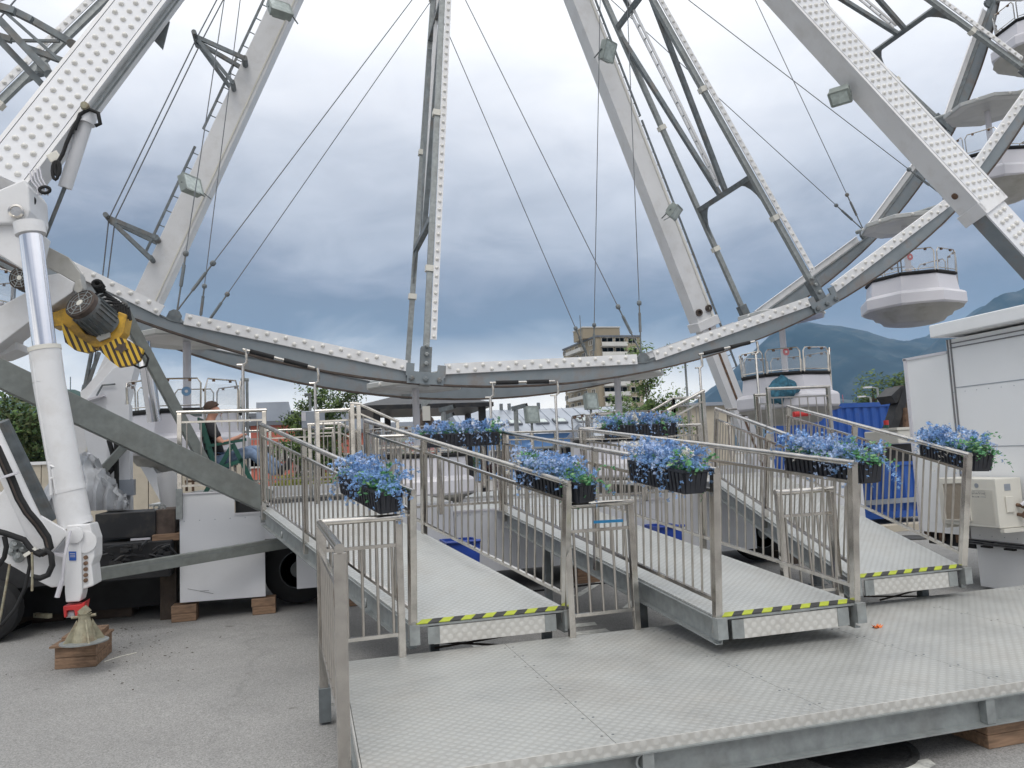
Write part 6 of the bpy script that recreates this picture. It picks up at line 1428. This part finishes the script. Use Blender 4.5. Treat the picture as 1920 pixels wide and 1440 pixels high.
# ================================================================== PERSON ON A GREEN DECK CHAIR
YP = 11.0
def skinmesh(name, verts, edges, radii, m, parent, sub=2, root=0):
    me = bpy.data.meshes.new(name); off = root_loc(parent)
    me.from_pydata([tuple(Vector(v)-off) for v in verts], edges, []); o = bpy.data.objects.new(name, me); COL.objects.link(o); o.parent = parent
    md = o.modifiers.new('skin', 'SKIN'); md.use_smooth_shade = True
    for i, r_ in enumerate(radii):
        sv = me.skin_vertices[0].data[i]; sv.radius = (r_, r_) if isinstance(r_, (int, float)) else r_
        sv.use_root = (i == root)
    sb = o.modifiers.new('sub', 'SUBSURF'); sb.levels = sub; sb.render_levels = sub
    me.materials.append(M[m]); return o
A_ = lambda x, y, dy=0.0: at(x, y, Y=YP+dy)
hip = A_(410, 868); belly = A_(401, 845); chest = A_(393, 812); neck = A_(394, 788); chin = A_(397, 780); head = A_(402, 770); crown_ = A_(401, 761)
shR, shL = A_(390, 800, -.19), A_(390, 800, .19); elR, elL = A_(418, 832, -.26), A_(418, 832, .26); wrR, wrL = A_(446, 820, -.20), A_(446, 820, .2); haR, haL = A_(454, 816, -.17), A_(454, 816, .17)
hpR, hpL = A_(412, 868, -.10), A_(412, 868, .10); knR, knL = A_(468, 846, -.12), A_(478, 842, .10); akR, akL = A_(520, 890, -.05), A_(534, 884, .05); toR, toL = A_(528, 888, -.05), A_(541, 874, .05)
pn = thing('person', 'man in black shirt and jeans reclining on a green chair, legs stretched out', 'person', (hip.x, YP, 1.49))
V = [hip, belly, chest, neck, chin, head, crown_, shR, elR, wrR, haR, shL, elL, wrL, haL, hpR, knR, akR, toR, hpL, knL, akL, toL]
Ed = [(0, 1), (1, 2), (2, 3), (3, 4), (4, 5), (5, 6), (2, 7), (7, 8), (8, 9), (9, 10), (2, 11), (11, 12), (12, 13), (13, 14), (0, 15), (15, 16), (16, 17), (17, 18), (0, 19), (19, 20), (20, 21), (21, 22)]
Rr = [.11, .11, .12, .055, .06, .088, .075, .055, .040, .028, .030, .055, .040, .028, .030, .08, .055, .038, .032, .08, .055, .038, .032]
fing = []
for hnd, wr in ((10, 9), (14, 13)):
    d = (V[hnd]-V[wr]).normalized()
    for j in range(4):
        b0 = V[hnd]+Vector((0, (j-1.5)*.019, 0))+d*.025; i0 = len(V); ln = (.030, .035, .033, .025)[j]
        V += [b0, b0+d*ln+Vector((0, 0, -.008)), b0+d*(ln+.012)+Vector((0, 0, -.030))]; Rr += [.010, .009, .008]; Ed += [(hnd, i0), (i0, i0+1), (i0+1, i0+2)]
    sg = -1 if V[hnd].y > YP else 1; i0 = len(V); V += [V[wr]+d*.03+Vector((0, .035*sg, .0)), V[wr]+d*.065+Vector((0, .045*sg, -.005))]; Rr += [.011, .009]; Ed += [(wr, i0), (i0, i0+1)]
skinmesh('body', V, Ed, Rr, 'skin', pn)
skinmesh('shirt', [hip+Vector((-.01, 0, .02)), belly, chest, A_(394, 795), shR, lerp(shR, elR, .75), shL, lerp(shL, elL, .75)], [(0, 1), (1, 2), (2, 3), (2, 4), (4, 5), (2, 6), (6, 7)], [(.155, .135), (.16, .13), (.17, .135), .075, .085, .066, .085, .066], 'shirt', pn)
skinmesh('jeans', [hip, hpR, lerp(hpR, knR, .5), knR, akR, hpL, lerp(hpL, knL, .5), knL, akL], [(0, 1), (1, 2), (2, 3), (3, 4), (0, 5), (5, 6), (6, 7), (7, 8)], [.14, .105, .095, .080, .062, .105, .095, .080, .062], 'jeans', pn)
for k_, a_, b_ in ((0, akR, toR), (1, akL, toL)): skinmesh('shoe', [a_, lerp(a_, b_, 1.0)+Vector((.0, 0, .03)), b_+Vector((.03, 0, .12))], [(0, 1), (1, 2)], [.058, .055, .042], 'shirt', pn, 1)
# head details: hair cap, nose, ear, eye, mouth
fd = Vector((.96, -.18, -.22)).normalized(); side_ = Vector((0, -1, 0))
mb = MB(); hc = head+Vector((-.036, 0, .026)); n_ = 12; tq = Quaternion((0, 1, 0), -.62)
for i in range(n_//2+2):
    th = i/(n_//2+1)*math.pi*.52
    for j in range(n_):
        ph = 2*math.pi*j/n_; rr_ = .108+.006*math.sin(j*5+i*3); mb.v.append(tuple(hc+tq @ Vector((math.sin(th)*math.cos(ph)*rr_*1.02, math.sin(th)*math.sin(ph)*rr_*.86, math.cos(th)*rr_))))
for i in range(n_//2+1):
    for j in range(n_): a = i*n_+j; b = i*n_+(j+1) % n_; mb.f.append((a, b, b+n_, a+n_))
mb.build('hair', 'hair', pn, smooth=180)
skinmesh('nose', [head+fd*.075, head+fd*.108+Vector((0, 0, -.018)), head+fd*.085+Vector((0, 0, -.03))], [(0, 1), (1, 2)], [.012, .015, .010], 'skin', pn, 1)
skinmesh('ear', [head+side_*.078+Vector((-.012, 0, .01)), head+side_*.088+Vector((-.016, 0, -.022))], [(0, 1)], [.018, .013], 'skin', pn, 1)
for sg in (-1, 1): MB().lathe([(.0, -.006), (.011, 0), (.0, .006)], head+fd*.086+Vector((0, .032*sg, .008)), 8, axis=fd).build('eye', 'hair', pn)
MB().bar(head+fd*.086+Vector((0, -.022, -.048)), head+fd*.086+Vector((0, .022, -.048)), .008, .006).build('mouth', 'red', pn)
ch = thing('deck_chair', 'green folding wooden chair carrying the man in the black shirt', 'chair', A_(405, 920))
for e_ in (-.26, .26):
    MB().bar(A_(378, 790, e_), A_(412, 905, e_), .03, .06, up=(1, 0, 0)).build('back_post', 'green', ch)
    MB().bar(A_(392, 836, e_), A_(462, 824, e_), .06, .035).build('armrest', 'green', ch)
    MB().bar(A_(436, 832, e_), A_(482, 922, e_), .03, .055, up=(1, 0, 0)).build('leg', 'green', ch)
    MB().bar(A_(436, 834, e_), A_(385, 924, e_), .03, .055, up=(1, 0, 0)).build('leg', 'green', ch)
    MB().bar(A_(405, 880, e_), A_(456, 862, e_), .03, .05).build('seat_rail', 'green', ch)
for j in range(7): q = lerp(A_(378, 786), A_(404, 872), (j+.3)/7); MB().bar(q+Vector((-.02, -.24, 0)), q+Vector((-.02, .24, 0)), .02, .075).build('back_slat', 'green', ch)
for j in range(5): q = lerp(A_(408, 882), A_(452, 866), (j+.5)/5); MB().bar(q+Vector((0, -.24, 0)), q+Vector((0, .24, 0)), .06, .018).build('seat_slat', 'green', ch)
MB().bar(A_(368, 775, 0)+Vector((0, -.22, 0)), A_(368, 775, 0)+Vector((0, .22, 0)), .09, .06).build('head_roll', 'green', ch)
# small red feet of a folded stool and oily cloth on the raised deck
t = thing('stool', 'small rusty red stool beside the chair on the raised deck', 'stool', at(358, 920, Y=11.4))
for (x0_, x1_) in ((350, 352), (362, 364)): MB().bar(at(x0_, 900, Y=11.3), at(x0_, 921, Y=11.3), .03, .03).build('leg', 'rust', t); MB().bar(at(x0_, 900, Y=11.55), at(x0_, 921, Y=11.55), .03, .03).build('leg', 'rust', t)
MB().bar(at(349, 903, Y=11.42), at(365, 902, Y=11.42), .26, .03).build('seat', 'rust', t)

# ================================================================== HAZE
hb = MB().box((-7000, -600, -1.0), (7000, 6200, 960)).build('haze', 'dark', kind='stuff')
hm = bpy.data.materials.new('haze'); hm.use_nodes = True; ht = hm.node_tree; ht.nodes.clear()
ho = ht.nodes.new('ShaderNodeOutputMaterial'); hv = ht.nodes.new('ShaderNodeVolumePrincipled'); ht.links.new(hv.outputs[0], ho.inputs['Volume'])
hv.inputs['Color'].default_value = (.30, .60, 1.0, 1); hv.inputs['Density'].default_value = .00010; hv.inputs['Anisotropy'].default_value = 0.0
hb.data.materials.clear(); hb.data.materials.append(hm); tag(hb, 'bluish air between the view and the far mountains', 'haze')

# ================================================================== SMALL DETAILS
rv = MB()
for (x0_, x1_, z0__, z1__) in ((xs[0], xs[2], .30, 1.17), (xs[3], .95, .32, 1.16), (.95, 1.85, .32, 1.16), (1.85, 3.3, .32, 1.02), (3.3, 4.9, .32, 1.02), (4.9, 6.3, .32, 1.22)):
    n_ = int((x1_-x0_)/.16)
    for j in range(n_):
        for z_ in (z1__,): rv.lathe([(.007, 0), (.005, .003)], (x0_+.05+(x1_-x0_-.1)*j/max(1, n_-1), SY-.001, z_), 6, axis=(0, -1, 0))
rv.build('rivet', 'zinc', tr, kind='stuff')
rv = MB()
for y_ in [5.9+.16*i for i in range(10)]:
    for z_ in (.62, 2.27, 2.80): rv.lathe([(.006, 0), (.004, .003)], (BX-.001, y_, z_), 6, axis=(-1, 0, 0))
for z_ in [.7+.22*i for i in range(9)]: rv.lathe([(.006, 0), (.004, .003)], (BX-.021, YC-.015, z_), 6, axis=(-1, 0, 0))
rv.build('rivet', 'zinc', bo, kind='stuff')
# grit, splinters and leaves scattered on the asphalt round the timber stacks
r_ = random.Random(77); db = MB()
for i in range(160):
    px, py = r_.gauss(215, 80), 1175+abs(r_.gauss(0, 45))
    if not 0 < px < 590 or py > 1400: continue
    p = at(px, py, Z=.002); a1 = r_.uniform(0, 6.28); u = Vector((math.cos(a1), math.sin(a1), 0))*r_.uniform(.004, .022); w_ = Vector((-u.y, u.x, 0))*r_.uniform(.2, .6); h_ = Vector((0, 0, r_.uniform(.002, .006)))
    db.add([p-u, p-w_, p+u, p+w_, p+h_], [(0, 1, 4), (1, 2, 4), (2, 3, 4), (3, 0, 4)])
tag(db.build('grit', 'wood_dark', kind='stuff'), 'dark grit and splinters scattered on the asphalt at the left', 'grit')
# plate screws on the platform
sc_ = MB()
for x_ in seams[1:-1]:
    for j in range(8):
        for e_ in (-.03, .03): sc_.lathe([(.008, 0), (.006, .0015)], (x_+e_, PY0+.12+j*.275, PZ+.0005), 8)
sc_.build('screw', 'galv_dark', pf, kind='stuff')
